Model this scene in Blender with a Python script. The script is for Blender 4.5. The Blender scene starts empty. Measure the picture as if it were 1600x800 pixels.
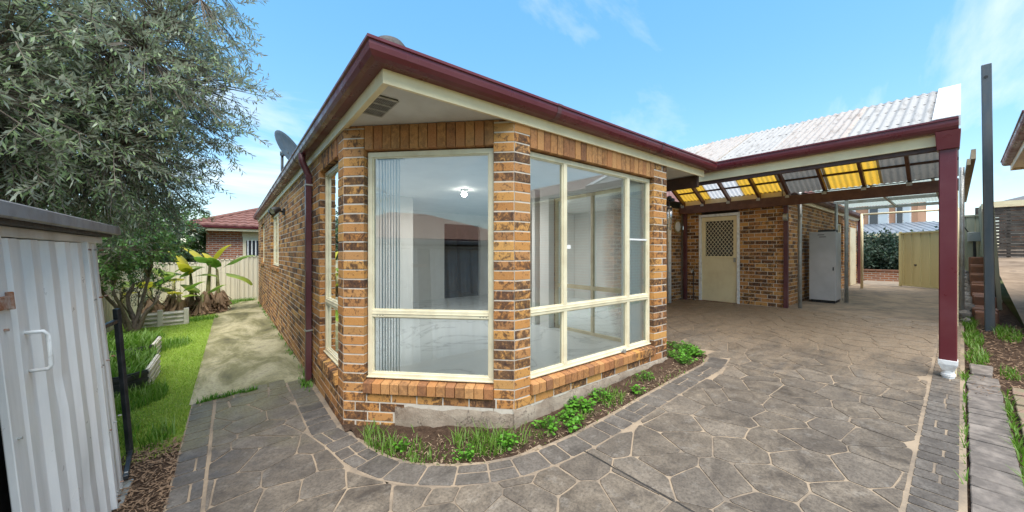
import bpy, bmesh, math, random
import numpy as np
from mathutils import Vector, Matrix, noise
R = math.radians
rng = random.Random(7)
nrg = np.random.default_rng(11)
scene = bpy.context.scene
col = scene.collection

# ------------------------------------------------------------------ camera
CAMZ = 1.58
cd = bpy.data.cameras.new('camera'); cam = bpy.data.objects.new('camera', cd); col.objects.link(cam)
cd.sensor_width = 36; cd.lens = 36*556/1600; cd.shift_y = -5/1600
cd.clip_start = 0.05; cd.clip_end = 3000
cam.location = (0, 0, CAMZ)
cam.rotation_euler = (R(90), 0, R(51.66-90))
scene.camera = cam

# ------------------------------------------------------------------ sky, sun, exposure
SUN_EL, SUN_AZ = 63, 246          # azimuth of the sun measured from +X, counter-clockwise
w = bpy.data.worlds.new('World'); scene.world = w; w.use_nodes = True
nt = w.node_tree; N = nt.nodes; Lk = nt.links
for n in list(N): N.remove(n)
out = N.new('ShaderNodeOutputWorld'); bg = N.new('ShaderNodeBackground'); bg.inputs[1].default_value = 0.15
sky = N.new('ShaderNodeTexSky'); sky.sky_type = 'NISHITA'; sky.sun_disc = False
sky.sun_elevation = R(SUN_EL); sky.sun_rotation = R(90-SUN_AZ); sky.air_density = 1.0; sky.dust_density = 0.15; sky.ozone_density = 1.6
tc = N.new('ShaderNodeTexCoord'); sep = N.new('ShaderNodeSeparateXYZ'); Lk.new(tc.outputs['Generated'], sep.inputs[0])
def wm(op, a, b=None):
    m = N.new('ShaderNodeMath'); m.operation = op
    for i, v in enumerate((a, b)):
        if v is None: continue
        if isinstance(v, (int, float)): m.inputs[i].default_value = v
        else: Lk.new(v, m.inputs[i])
    return m.outputs[0]
zz = wm('ADD', wm('MAXIMUM', sep.outputs[2], 0.0), 0.16)
cx_ = wm('DIVIDE', sep.outputs[0], zz); cy_ = wm('DIVIDE', sep.outputs[1], zz)
cmb = N.new('ShaderNodeCombineXYZ'); Lk.new(cx_, cmb.inputs[0]); Lk.new(cy_, cmb.inputs[1])
mp = N.new('ShaderNodeMapping'); mp.inputs['Rotation'].default_value = (0, 0, R(20)); mp.inputs['Scale'].default_value = (0.42, 1.25, 1); mp.inputs['Location'].default_value = (4.3, 1.0, 0)
mr = N.new('ShaderNodeMapping'); mr.inputs['Rotation'].default_value = (0, 0, R(-11))
Lk.new(cmb.outputs[0], mr.inputs[0]); Lk.new(mr.outputs[0], mp.inputs[0])
n1 = N.new('ShaderNodeTexNoise'); n1.inputs['Scale'].default_value = 1.0; n1.inputs['Detail'].default_value = 8; n1.inputs['Roughness'].default_value = 0.58; n1.inputs['Distortion'].default_value = 0.5
Lk.new(mp.outputs[0], n1.inputs['Vector'])
rp = N.new('ShaderNodeValToRGB'); rp.color_ramp.elements[0].position = 0.51; rp.color_ramp.elements[1].position = 0.77
rp.color_ramp.elements[0].color = (0, 0, 0, 1); rp.color_ramp.elements[1].color = (0.85, 0.85, 0.85, 1)
Lk.new(n1.outputs[0], rp.inputs[0])
mx = N.new('ShaderNodeMix'); mx.data_type = 'RGBA'
Lk.new(rp.outputs[0], mx.inputs[0])
hs = N.new('ShaderNodeHueSaturation'); hs.inputs['Hue'].default_value = 0.494; hs.inputs['Saturation'].default_value = 2.12; hs.inputs['Value'].default_value = 1.72
gmn = N.new('ShaderNodeGamma'); gmn.inputs[1].default_value = 0.42; Lk.new(sky.outputs[0], gmn.inputs[0]); Lk.new(gmn.outputs[0], hs.inputs['Color'])
Lk.new(hs.outputs[0], mx.inputs[6]); mx.inputs[7].default_value = (3.5, 3.55, 3.6, 1)
Lk.new(mx.outputs[2], bg.inputs[0]); Lk.new(bg.outputs[0], out.inputs[0])

sd = bpy.data.lights.new('sun', 'SUN'); so = bpy.data.objects.new('sun', sd); col.objects.link(so)
sd.energy = 2.8; sd.angle = R(60); sd.color = (1.0, 0.94, 0.86)
sv = Vector((math.cos(R(SUN_AZ))*math.cos(R(SUN_EL)), math.sin(R(SUN_AZ))*math.cos(R(SUN_EL)), math.sin(R(SUN_EL))))
so.rotation_euler = sv.to_track_quat('Z', 'Y').to_euler(); so.location = (0, 0, 12)
scene.view_settings.view_transform = 'Standard'; scene.view_settings.look = 'None'
scene.view_settings.exposure = 1.36; scene.view_settings.gamma = 1
scene.render.engine = 'CYCLES'
scene.cycles.max_bounces = 10; scene.cycles.transparent_max_bounces = 24
scene.cycles.diffuse_bounces = 5; scene.cycles.glossy_bounces = 4; scene.cycles.transmission_bounces = 6

# ------------------------------------------------------------------ terrain height
def g(X, Y):
    return -0.045 + 0.047*max(-4.0, min(X, 9.3)) + 0.008*max(0, min(X-9.3, 8)) - 0.016*max(0, min(Y, 18)-2.4)

# ------------------------------------------------------------------ materials
class Mat:
    """small wrapper for node building"""
    def __init__(s, name, rough=0.6, spec=0.5, metal=0.0):
        s.m = bpy.data.materials.new(name); s.m.use_nodes = True
        s.nt = s.m.node_tree; s.N = s.nt.nodes; s.L = s.nt.links
        s.b = s.N['Principled BSDF']
        s.b.inputs['Roughness'].default_value = rough; s.b.inputs['Metallic'].default_value = metal
        s.b.inputs['Specular IOR Level'].default_value = spec
        s.geo = None
    def pos(s):
        if not s.geo: s.geo = s.N.new('ShaderNodeNewGeometry')
        return s.geo.outputs['Position']
    def math(s, op, a, b=None, c=None):
        m = s.N.new('ShaderNodeMath'); m.operation = op
        for i, v in enumerate((a, b, c)):
            if v is None: continue
            if isinstance(v, (int, float)): m.inputs[i].default_value = v
            else: s.L.new(v, m.inputs[i])
        return m.outputs[0]
    def map(s, v, scale=(1, 1, 1), rot=(0, 0, 0), loc=(0, 0, 0)):
        m = s.N.new('ShaderNodeMapping'); m.inputs['Scale'].default_value = scale; m.inputs['Rotation'].default_value = rot; m.inputs['Location'].default_value = loc
        s.L.new(v, m.inputs[0]); return m.outputs[0]
    def noise(s, v, scale, detail=4, rough=0.55, dist=0):
        n = s.N.new('ShaderNodeTexNoise'); n.inputs['Scale'].default_value = scale; n.inputs['Detail'].default_value = detail
        n.inputs['Roughness'].default_value = rough; n.inputs['Distortion'].default_value = dist
        s.L.new(v, n.inputs['Vector']); return n.outputs[0]
    def ramp(s, v, stops, interp='LINEAR'):
        r = s.N.new('ShaderNodeValToRGB'); cr = r.color_ramp; cr.interpolation = interp
        while len(cr.elements) < len(stops): cr.elements.new(0.5)
        for e, (p, c) in zip(cr.elements, stops):
            e.position = p
            e.color = (c, c, c, 1) if isinstance(c, (int, float)) else (*c, 1)
        s.L.new(v, r.inputs[0]); return r.outputs[0]
    def mix(s, f, a, b, mode='MIX'):
        m = s.N.new('ShaderNodeMix'); m.data_type = 'RGBA'; m.blend_type = mode
        for i, v in ((0, f), (6, a), (7, b)):
            if isinstance(v, (int, float)): m.inputs[i].default_value = v if i == 0 else (v, v, v, 1)
            elif isinstance(v, tuple): m.inputs[i].default_value = (*v, 1)
            else: s.L.new(v, m.inputs[i])
        return m.outputs[2]
    def bump(s, h, strength=0.3, dist=0.01):
        b = s.N.new('ShaderNodeBump'); b.inputs['Strength'].default_value = strength; b.inputs['Distance'].default_value = dist
        s.L.new(h, b.inputs['Height']); s.L.new(b.outputs[0], s.b.inputs['Normal'])
    def col(s, c):
        if isinstance(c, tuple): s.b.inputs['Base Color'].default_value = (*c, 1)
        else: s.L.new(c, s.b.inputs['Base Color'])
    def rnd(s, per_object):
        if per_object:
            return s.N.new('ShaderNodeObjectInfo').outputs['Random']
        a = s.N.new('ShaderNodeAttribute'); a.attribute_name = 'rnd'; return a.outputs['Fac']
    def shift(s, v, r, k=37.0):
        c = s.N.new('ShaderNodeVectorMath'); c.operation = 'SCALE'; c.inputs[0].default_value = (k, -k*0.7, k*1.3); s.L.new(r, c.inputs['Scale'])
        a = s.N.new('ShaderNodeVectorMath'); a.operation = 'ADD'; s.L.new(v, a.inputs[0]); s.L.new(c.outputs[0], a.inputs[1]); return a.outputs[0]

M = {}
def weathered(name, c, c2, rough=0.5, scale=3.0, spec=0.5, metal=0.0, streak=False, bump=0.0, amt=(0.42, 0.7)):
    """plain paint or metal with blotchy wear of a second colour"""
    m = Mat(name, rough, spec, metal)
    v = m.pos()
    if streak: v = m.map(v, (1, 1, 0.12))
    f = m.ramp(m.noise(v, scale, 6, 0.62), [(amt[0], 0.0), (amt[1], 1.0)])
    m.col(m.mix(f, c, c2))
    r = m.ramp(m.noise(m.pos(), scale*2.3, 5), [(0.3, max(0.05, rough-0.12)), (0.7, min(1, rough+0.15))])
    m.L.new(r, m.b.inputs['Roughness'])
    if bump: m.bump(m.noise(m.pos(), 60, 4), bump, 0.004)
    M[name] = m.m; return m

def brick_mat(name, per_object, pal, dark_amt=0.68, dark=(0.05, 0.028, 0.022)):
    m = Mat(name, 0.82, 0.3)
    r = m.rnd(per_object)
    p = m.shift(m.pos(), r)
    base = m.ramp(r, pal)
    fine = m.noise(p, 90, 4, 0.7)
    base = m.mix(m.ramp(fine, [(0.35, 0.0), (0.75, 0.55)]), base, m.mix(0.5, base, (0.62, 0.40, 0.20)))
    blot = m.math('ADD', m.math('MULTIPLY', m.noise(m.map(p, (1, 1, 0.8)), 12, 4, 0.65, 1.4), 0.62), m.math('MULTIPLY', m.noise(p, 38, 4, 0.7, 0.8), 0.38))
    blot = m.math('ADD', m.math('MULTIPLY', m.math('SUBTRACT', blot, 0.5), 1.75), 0.5)
    r2 = m.math('FRACT', m.math('MULTIPLY', r, 7.31))
    th = m.math('ADD', blot, m.math('MULTIPLY', m.math('SUBTRACT', r2, 0.5), 0.33))
    f = m.ramp(th, [(0.46, 0.0), (0.56, dark_amt), (0.80, min(1, dark_amt+0.3))])
    c = m.mix(f, base, dark)
    spk = m.ramp(m.noise(p, 210, 2), [(0.63, 0.0), (0.70, 0.7)])
    c = m.mix(spk, c, (0.06, 0.03, 0.02))
    m.col(c)
    m.bump(m.noise(p, 120, 5, 0.7), 0.5, 0.004)
    M[name] = m.m
PAL = [(0.0, (0.480, 0.223, 0.055)), (0.18, (0.528, 0.271, 0.076)), (0.36, (0.432, 0.175, 0.044)), (0.52, (0.480, 0.241, 0.084)),
       (0.66, (0.324, 0.132, 0.044)), (0.80, (0.480, 0.209, 0.050)), (0.92, (0.241, 0.103, 0.044)), (1.0, (0.541, 0.289, 0.084))]
brick_mat('brick', True, PAL); brick_mat('brick_mass', False, PAL)
PAL2 = [(0.0, (0.46, 0.22, 0.08)), (0.3, (0.40, 0.17, 0.055)), (0.6, (0.48, 0.24, 0.09)), (0.85, (0.36, 0.14, 0.05)), (1.0, (0.24, 0.10, 0.045))]
brick_mat('brick_plain', True, PAL2, 0.22)

m = Mat('mortar', 0.9, 0.2); v = m.pos()
m.col(m.mix(m.noise(v, 25, 5), (0.66, 0.60, 0.51), (0.44, 0.38, 0.31))); m.bump(m.noise(v, 150, 4), 0.5, 0.003); M['mortar'] = m.m

m = Mat('slab_concrete', 0.9, 0.25); v = m.pos()
c = m.mix(m.ramp(m.noise(v, 5, 6, 0.65), [(0.3, 0), (0.7, 1)]), (0.40, 0.335, 0.26), (0.20, 0.15, 0.11))
crk = m.ramp(m.math('ABSOLUTE', m.math('SUBTRACT', m.noise(v, 4.5, 5, 0.6, 0.4), 0.5)), [(0.0, 1.0), (0.012, 0.0)])
c = m.mix(m.math('MULTIPLY', crk, 0.75), c, (0.07, 0.05, 0.04)); m.col(c)
m.bump(m.noise(v, 30, 7, 0.7), 0.7, 0.015); M['slab_concrete'] = m.m

def stone_mat(name, per_object=True, lo=(0.050, 0.039, 0.030), hi=(0.275, 0.226, 0.17)):
    m = Mat(name, 0.6, 0.3); v = m.pos(); r = m.rnd(per_object)
    p = m.shift(v, r, 11)
    f = m.ramp(m.noise(p, 4.2, 8, 0.72, 0.6), [(0.32, 0.0), (0.68, 1.0)])
    c = m.mix(f, lo, hi)
    c = m.mix(m.math('MULTIPLY', m.ramp(r, [(0, 0.0), (1, 1.0)]), 0.5), c, m.mix(m.math('FRACT', m.math('MULTIPLY', r, 13.7)), (0.07, 0.060, 0.053), (0.215, 0.185, 0.152)))
    big = m.ramp(m.noise(v, 0.9, 6, 0.65, 0.5), [(0.42, 0.0), (0.66, 0.6)])
    c = m.mix(big, c, (0.078, 0.066, 0.056))
    # pale scuffs, brown dust that has gathered on the covered, unwashed part of the drive, and yellow-green moss beside the wall
    sc = m.ramp(m.noise(m.map(v, (1, 1, 1)), 9, 6, 0.7), [(0.55, 0.0), (0.8, 0.65)])
    c = m.mix(sc, c, (0.30, 0.275, 0.24))
    sx = m.N.new('ShaderNodeSeparateXYZ'); m.L.new(v, sx.inputs[0])
    dn = m.noise(m.map(v, (0.55, 2.6, 1), (0, 0, R(-6))), 2.2, 6, 0.65)
    dx = m.math('ADD', m.math('MULTIPLY', m.math('SUBTRACT', sx.outputs[0], 4.6), 0.42), m.math('MULTIPLY', m.math('SUBTRACT', dn, 0.5), 2.2))
    dust = m.ramp(dx, [(0.15, 0.0), (1.0, 0.88)])
    c = m.mix(dust, c, m.mix(dn, (0.20, 0.14, 0.088), (0.36, 0.28, 0.195)))
    mo = m.math('ADD', m.math('MULTIPLY', m.math('SUBTRACT', sx.outputs[1], 3.75), 0.6), m.math('MULTIPLY', m.math('SUBTRACT', m.noise(v, 1.6, 5), 0.5), 2.6))
    moss = m.ramp(mo, [(0.1, 0.0), (0.9, 0.8)])
    inl = m.ramp(sx.outputs[0], [(0.0, 1.0), (0.9, 1.0), (1.0, 0.0)])
    c = m.mix(m.math('MULTIPLY', moss, inl), c, m.mix(m.noise(v, 3.0, 6, 0.7), (0.12, 0.108, 0.042), (0.31, 0.275, 0.165)))
    c = m.mix(m.ramp(m.noise(v, 55, 5, 0.75), [(0.44, 0.0), (0.64, 0.6)]), c, (0.045, 0.038, 0.032))
    m.col(c)
    rr = m.ramp(m.noise(v, 7, 5), [(0.3, 0.45), (0.7, 0.75)]); m.L.new(rr, m.b.inputs['Roughness'])
    m.bump(m.noise(v, 35, 7, 0.7), 0.32, 0.006)
    M[name] = m.m
stone_mat('stone'); stone_mat('stone_far', False); stone_mat('border_stone', lo=(0.050, 0.044, 0.039), hi=(0.20, 0.178, 0.155))

m = Mat('grout', 0.85, 0.25); v = m.pos()
c = m.mix(m.noise(v, 6, 6, 0.65), (0.38, 0.295, 0.205), (0.25, 0.195, 0.14))
sx = m.N.new('ShaderNodeSeparateXYZ'); m.L.new(v, sx.inputs[0])
dn = m.noise(m.map(v, (0.55, 2.6, 1)), 2.2, 6, 0.65)
c = m.mix(m.ramp(m.noise(v, 2.4, 6, 0.7), [(0.42, 0.0), (0.62, 0.85)]), c, (0.155, 0.128, 0.102))
m.col(c); m.bump(m.noise(v, 60, 6), 0.4, 0.005); M['grout'] = m.m

m = Mat('path_concrete', 0.75, 0.3); v = m.pos()
f = m.noise(m.map(v, (1.2, 0.45, 1), (0, 0, R(20))), 1.5, 7, 0.68, 0.5)
c = m.ramp(f, [(0.32, (0.085, 0.077, 0.034)), (0.45, (0.21, 0.19, 0.085)), (0.57, (0.40, 0.355, 0.205)), (0.75, (0.50, 0.43, 0.29))])
c = m.mix(m.ramp(m.noise(v, 40, 5), [(0.48, 0.0), (0.7, 0.5)]), c, (0.10, 0.09, 0.06))
c = m.mix(m.ramp(m.noise(v, 5.5, 7, 0.75), [(0.52, 0.0), (0.68, 0.6)]), c, (0.13, 0.115, 0.075)); m.col(c)
m.bump(m.noise(v, 45, 6), 0.35, 0.005); M['path_concrete'] = m.m

m = Mat('soil', 0.95, 0.15); v = m.pos()
c = m.ramp(m.noise(v, 22, 8, 0.75), [(0.3, (0.035, 0.022, 0.015)), (0.55, (0.10, 0.063, 0.042)), (0.75, (0.21, 0.15, 0.10))]); m.col(c)
m.bump(m.noise(v, 55, 8, 0.75), 1.0, 0.03); M['soil'] = m.m
m = Mat('lawn_soil', 0.95, 0.15); v = m.pos()
c = m.ramp(m.noise(v, 14, 8, 0.7), [(0.3, (0.14, 0.21, 0.03)), (0.6, (0.24, 0.35, 0.05)), (0.8, (0.31, 0.36, 0.08))]); m.col(c)
m.bump(m.noise(v, 80, 6, 0.75), 0.9, 0.02); M['lawn_soil'] = m.m
m = Mat('far_ground', 0.95, 0.15); v = m.pos()
c = m.ramp(m.noise(v, 0.8, 8, 0.7), [(0.3, (0.05, 0.085, 0.02)), (0.6, (0.12, 0.12, 0.05)), (0.8, (0.17, 0.14, 0.09))]); m.col(c); M['far_ground'] = m.m
m = Mat('yard_concrete', 0.85, 0.25); v = m.pos()
c = m.ramp(m.noise(v, 1.3, 7, 0.7), [(0.3, (0.13, 0.088, 0.058)), (0.55, (0.27, 0.20, 0.14)), (0.8, (0.36, 0.275, 0.20))])
c = m.mix(m.ramp(m.noise(v, 2.6, 3), [(0.66, 0.0), (0.72, 0.8)]), c, (0.09, 0.06, 0.045)); m.col(c); M['yard_concrete'] = m.m

weathered('cream_paint', (0.86, 0.72, 0.45), (0.72, 0.58, 0.35), 0.45, 2.5, streak=False)
weathered('cream_frame', (0.74, 0.67, 0.47), (0.60, 0.52, 0.35), 0.4, 5)
weathered('burgundy', (0.118, 0.016, 0.022), (0.165, 0.045, 0.048), 0.33, 2.0, streak=False, amt=(0.45, 0.85))
weathered('burgundy_dull', (0.085, 0.022, 0.028), (0.13, 0.055, 0.055), 0.45, 2.0)
weathered('soffit', (0.66, 0.63, 0.58), (0.52, 0.48, 0.43), 0.8, 1.6)
weathered('vent_dark', (0.035, 0.032, 0.030), (0.07, 0.06, 0.052), 0.7, 20)
weathered('vent_grid', (0.46, 0.42, 0.36), (0.30, 0.26, 0.22), 0.6, 20)
weathered('white_plaster', (0.80, 0.80, 0.78), (0.74, 0.74, 0.72), 0.7, 2)
weathered('white_pvc', (0.78, 0.78, 0.76), (0.45, 0.42, 0.38), 0.4, 14, amt=(0.5, 0.8))
weathered('timber', (0.085, 0.032, 0.018), (0.15, 0.065, 0.038), 0.5, 6)
weathered('timber_dark', (0.040, 0.018, 0.012), (0.08, 0.035, 0.022), 0.55, 6)
weathered('galvanised', (0.42, 0.43, 0.42), (0.30, 0.29, 0.24), 0.45, 8, metal=0.5)
weathered('shed_metal', (0.82, 0.82, 0.805), (0.48, 0.475, 0.455), 0.38, 3.2, metal=0.15, streak=True, amt=(0.40, 0.75), bump=0.08)
weathered('shed_grime', (0.64, 0.64, 0.63), (0.40, 0.385, 0.36), 0.42, 3.2, metal=0.25, streak=True)
weathered('shed_roof', (0.24, 0.24, 0.25), (0.17, 0.155, 0.15), 0.5, 6, metal=0.3)
weathered('rust', (0.24, 0.085, 0.03), (0.40, 0.33, 0.28), 0.8, 30)
weathered('black_metal', (0.016, 0.017, 0.020), (0.045, 0.045, 0.05), 0.42, 12)
weathered('steel_pole', (0.085, 0.10, 0.115), (0.17, 0.155, 0.14), 0.42, 5, metal=0.55, streak=True)
weathered('fence_cream', (0.66, 0.60, 0.46), (0.55, 0.49, 0.36), 0.45, 2, streak=True)
weathered('fence_khaki', (0.40, 0.40, 0.28), (0.30, 0.29, 0.20), 0.45, 2, streak=True)
weathered('gate_khaki', (0.50, 0.43, 0.21), (0.40, 0.33, 0.155), 0.45, 2, streak=True)
weathered('cabinet_grey', (0.52, 0.51, 0.505), (0.43, 0.42, 0.41), 0.4, 2)
weathered('slat_timber', (0.045, 0.036, 0.028), (0.11, 0.092, 0.074), 0.8, 4)
weathered('terracotta', (0.25, 0.115, 0.065), (0.15, 0.085, 0.06), 0.9, 9, bump=0.4)
weathered('paver_grey', (0.115, 0.098, 0.085), (0.24, 0.205, 0.175), 0.85, 9, bump=0.6)
weathered('paver_red', (0.24, 0.16, 0.115), (0.17, 0.17, 0.095), 0.85, 6, bump=0.6)
weathered('stump_rock', (0.24, 0.225, 0.20), (0.12, 0.10, 0.08), 0.9, 10, bump=0.8)
weathered('dish_grey', (0.045, 0.062, 0.070), (0.075, 0.09, 0.095), 0.5, 4)
weathered('rubber_black', (0.02, 0.02, 0.02), (0.04, 0.04, 0.04), 0.6, 8)
weathered('chrome', (0.62, 0.62, 0.60), (0.4, 0.4, 0.4), 0.25, 10, metal=1.0)
weathered('brass', (0.45, 0.36, 0.16), (0.6, 0.5, 0.3), 0.35, 10, metal=0.6)
weathered('door_cream', (0.78, 0.67, 0.42), (0.70, 0.58, 0.35), 0.5, 4)
weathered('weathered_board', (0.40, 0.33, 0.22), (0.25, 0.17, 0.10), 0.7, 5)
weathered('bed_plastic', (0.020, 0.024, 0.026), (0.06, 0.06, 0.06), 0.45, 8)
weathered('edging_white', (0.66, 0.62, 0.52), (0.45, 0.41, 0.33), 0.6, 5)
weathered('roof_cap_white', (0.62, 0.62, 0.61), (0.44, 0.43, 0.42), 0.6, 3)
weathered('meter_grey', (0.36, 0.37, 0.33), (0.28, 0.28, 0.25), 0.5, 4)
weathered('metal_roof', (0.26, 0.30, 0.34), (0.20, 0.23, 0.26), 0.45, 2, metal=0.2)
weathered('render_orange', (0.50, 0.27, 0.16), (0.44, 0.225, 0.13), 0.85, 3)
weathered('hall_shade', (0.05, 0.045, 0.04), (0.07, 0.06, 0.055), 0.8, 2)  # near-black: the unlit hall's shade is put into the wall colour

weathered('sealant', (0.018, 0.017, 0.016), (0.05, 0.045, 0.04), 0.8, 20)

def sheet_mat(name, refl, trans, mixf=0.5):
    m = Mat(name, 0.8, 0.15); v = m.pos()
    dirt = m.math('MAXIMUM', m.ramp(m.noise(m.map(v, (0.5, 2.5, 0.5)), 6, 6, 0.7), [(0.52, 0.0), (0.74, 0.8)]), m.ramp(m.noise(v, 16, 4, 0.6), [(0.60, 0.0), (0.72, 0.75)]))
    m.col(m.mix(dirt, refl, (0.12, 0.11, 0.10)))
    t = m.N.new('ShaderNodeBsdfTranslucent'); t.inputs[0].default_value = (*trans, 1)
    mx = m.N.new('ShaderNodeMixShader'); mx.inputs[0].default_value = mixf
    m.L.new(m.b.outputs[0], mx.inputs[1]); m.L.new(t.outputs[0], mx.inputs[2]); m.L.new(mx.outputs[0], m.N['Material Output'].inputs[0])
    M[name] = m.m
sheet_mat('sheet_yellow', (0.56, 0.55, 0.53), (1.0, 0.56, 0.045), 0.40)
sheet_mat('sheet_white', (0.56, 0.55, 0.53), (0.92, 0.92, 0.90), 0.40)
sheet_mat('sheet_grey', (0.40, 0.39, 0.375), (0.5, 0.5, 0.47), 0.12)
sheet_mat('sheet_flat', (0.60, 0.63, 0.57), (0.66, 0.74, 0.66), 0.35)

m = Mat('blind_fabric', 0.8, 0.2); m.col((0.82, 0.85, 0.85)); t_ = m.N.new('ShaderNodeBsdfTranslucent'); t_.inputs[0].default_value = (0.82, 0.86, 0.86, 1); x_ = m.N.new('ShaderNodeMixShader'); x_.inputs[0].default_value = 0.4
m.L.new(m.b.outputs[0], x_.inputs[1]); m.L.new(t_.outputs[0], x_.inputs[2]); m.L.new(x_.outputs[0], m.N['Material Output'].inputs[0]); M['blind_fabric'] = m.m

def leaf_mat(name, top, under, trans=0.3, var=0.5, rough=0.45):
    m = Mat(name, rough, 0.4)
    geo = m.N.new('ShaderNodeNewGeometry'); m.geo = geo
    r = m.rnd(False)
    a = m.mix(m.math('MULTIPLY', r, var), top, tuple(min(1, x*2.1) for x in top))
    c = m.mix(geo.outputs['Backfacing'], a, under)
    m.col(c)
    t = m.N.new('ShaderNodeBsdfTranslucent'); m.L.new(c, t.inputs[0])
    mx = m.N.new('ShaderNodeMixShader'); mx.inputs[0].default_value = trans
    m.L.new(m.b.outputs[0], mx.inputs[1]); m.L.new(t.outputs[0], mx.inputs[2]); m.L.new(mx.outputs[0], m.N['Material Output'].inputs[0])
    M[name] = m.m
leaf_mat('olive_leaf', (0.105, 0.150, 0.062), (0.38, 0.42, 0.32), 0.22, 0.8)
leaf_mat('glossy_leaf', (0.055, 0.12, 0.025), (0.11, 0.18, 0.06), 0.3, 0.9, 0.3)
leaf_mat('dark_leaf', (0.026, 0.052, 0.020), (0.06, 0.09, 0.045), 0.25, 0.9)
leaf_mat('hedge_leaf', (0.035, 0.060, 0.035), (0.08, 0.11, 0.075), 0.25, 1.0)
leaf_mat('grass_blade', (0.085, 0.19, 0.016), (0.13, 0.24, 0.03), 0.35, 0.9)
leaf_mat('lawn_blade', (0.22, 0.33, 0.035), (0.28, 0.38, 0.055), 0.35, 0.95)
leaf_mat('weed_leaf', (0.075, 0.21, 0.018), (0.12, 0.26, 0.03), 0.35, 0.8)
leaf_mat('banana_leaf', (0.10, 0.21, 0.025), (0.26, 0.34, 0.05), 0.4, 0.6, 0.35)
leaf_mat('banana_yellow', (0.42, 0.40, 0.03), (0.52, 0.46, 0.05), 0.4, 0.4, 0.4)
leaf_mat('dry_leaf', (0.17, 0.105, 0.062), (0.26, 0.17, 0.105), 0.15, 0.9, 0.8)
leaf_mat('straw', (0.26, 0.19, 0.115), (0.30, 0.22, 0.14), 0.1, 0.9, 0.9)
weathered('bark', (0.18, 0.145, 0.11), (0.075, 0.06, 0.048), 0.9, 18, bump=0.8)
weathered('banana_stem', (0.22, 0.23, 0.075), (0.13, 0.085, 0.045), 0.6, 7)

# glass: thin window pane
m = Mat('glass', 0.0); 
gl = m.N.new('ShaderNodeBsdfGlossy'); gl.inputs['Roughness'].default_value = 0.004; gl.inputs[0].default_value = (0.95, 1.0, 1.0, 1)
tr = m.N.new('ShaderNodeBsdfTransparent'); tr.inputs[0].default_value = (0.93, 0.97, 0.965, 1)
fr_ = m.N.new('ShaderNodeFresnel'); fr_.inputs[0].default_value = 1.62
mxs = m.N.new('ShaderNodeMixShader'); m.L.new(m.math('MULTIPLY', fr_.outputs[0], 2.3), mxs.inputs[0]); m.L.new(tr.outputs[0], mxs.inputs[1]); m.L.new(gl.outputs[0], mxs.inputs[2])
m.L.new(mxs.outputs[0], m.N['Material Output'].inputs[0]); M['glass'] = m.m
m = Mat('far_glass', 0.06, 0.8); m.col((0.035, 0.04, 0.05)); M['far_glass'] = m.m

m = Mat('marble_floor', 0.22, 0.5); v = m.pos()
ns = m.noise(v, 0.8, 5, 0.55, 1.0)
vein = m.ramp(m.math('ABSOLUTE', m.math('SUBTRACT', ns, 0.5)), [(0.0, 1.0), (0.012, 0.25), (0.05, 0.0)])
c = m.mix(m.math('MULTIPLY', vein, 0.7), (0.80, 0.85, 0.87), (0.42, 0.46, 0.49)); m.col(c); M['marble_floor'] = m.m
m = Mat('lamp_glow', 0.5); m.b.inputs['Emission Color'].default_value = (1, 0.95, 0.85, 1); m.b.inputs['Emission Strength'].default_value = 14; M['lamp_glow'] = m.m

def tile_mat(name, a, b):
    m = Mat(name, 0.7, 0.3); v = m.pos()
    m.col(m.mix(m.ramp(m.noise(v, 6, 6, 0.7), [(0.3, 0.0), (0.7, 1.0)]), a, b)); M[name] = m.m
tile_mat('roof_tile', (0.15, 0.066, 0.052), (0.25, 0.125, 0.10)); tile_mat('roof_tile_dark', (0.10, 0.10, 0.105), (0.15, 0.145, 0.145)); tile_mat('roof_tile_orange', (0.34, 0.15, 0.085), (0.26, 0.11, 0.07))

def far_brick(name, axis, c1, c2, mort, sw=0.24, sh=0.086):
    """brickwork too far away to tell its pieces apart"""
    m = Mat(name, 0.85, 0.2); v = m.pos()
    s = m.N.new('ShaderNodeSeparateXYZ'); m.L.new(v, s.inputs[0]); cb = m.N.new('ShaderNodeCombineXYZ')
    m.L.new(s.outputs[axis], cb.inputs[0]); m.L.new(s.outputs[2], cb.inputs[1])
    b = m.N.new('ShaderNodeTexBrick'); m.L.new(cb.outputs[0], b.inputs['Vector'])
    b.inputs['Scale'].default_value = 1; b.inputs['Brick Width'].default_value = sw; b.inputs['Row Height'].default_value = sh; b.inputs['Mortar Size'].default_value = 0.012
    b.inputs['Color1'].default_value = (*c1, 1); b.inputs['Color2'].default_value = (*c2, 1); b.inputs['Mortar'].default_value = (*mort, 1); b.inputs['Bias'].default_value = -0.1
    m.col(b.outputs[0]); m.bump(b.outputs[1], 0.5, -0.006); M[name] = m.m
far_brick('far_brick_x', 0, (0.40, 0.15, 0.075), (0.22, 0.075, 0.045), (0.42, 0.36, 0.30))
far_brick('far_brick_y', 1, (0.38, 0.155, 0.075), (0.26, 0.10, 0.05), (0.40, 0.34, 0.28))

# ------------------------------------------------------------------ mesh helpers
ORG = {}
def link(o, parent=None):
    col.objects.link(o)
    if parent is not None: o.parent = parent
    return o
def tag(o, label=None, cat=None, group=None, kind=None):
    if label: o['label'] = label
    if cat: o['category'] = cat
    if group: o['group'] = group
    if kind: o['kind'] = kind
    return o
def thing(name, label, cat, loc, group=None):
    o = bpy.data.objects.new(name, None); o.location = loc; o.empty_display_size = 0.1; link(o)
    ORG[o.name] = Vector(loc); return tag(o, label, cat, group)

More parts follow.
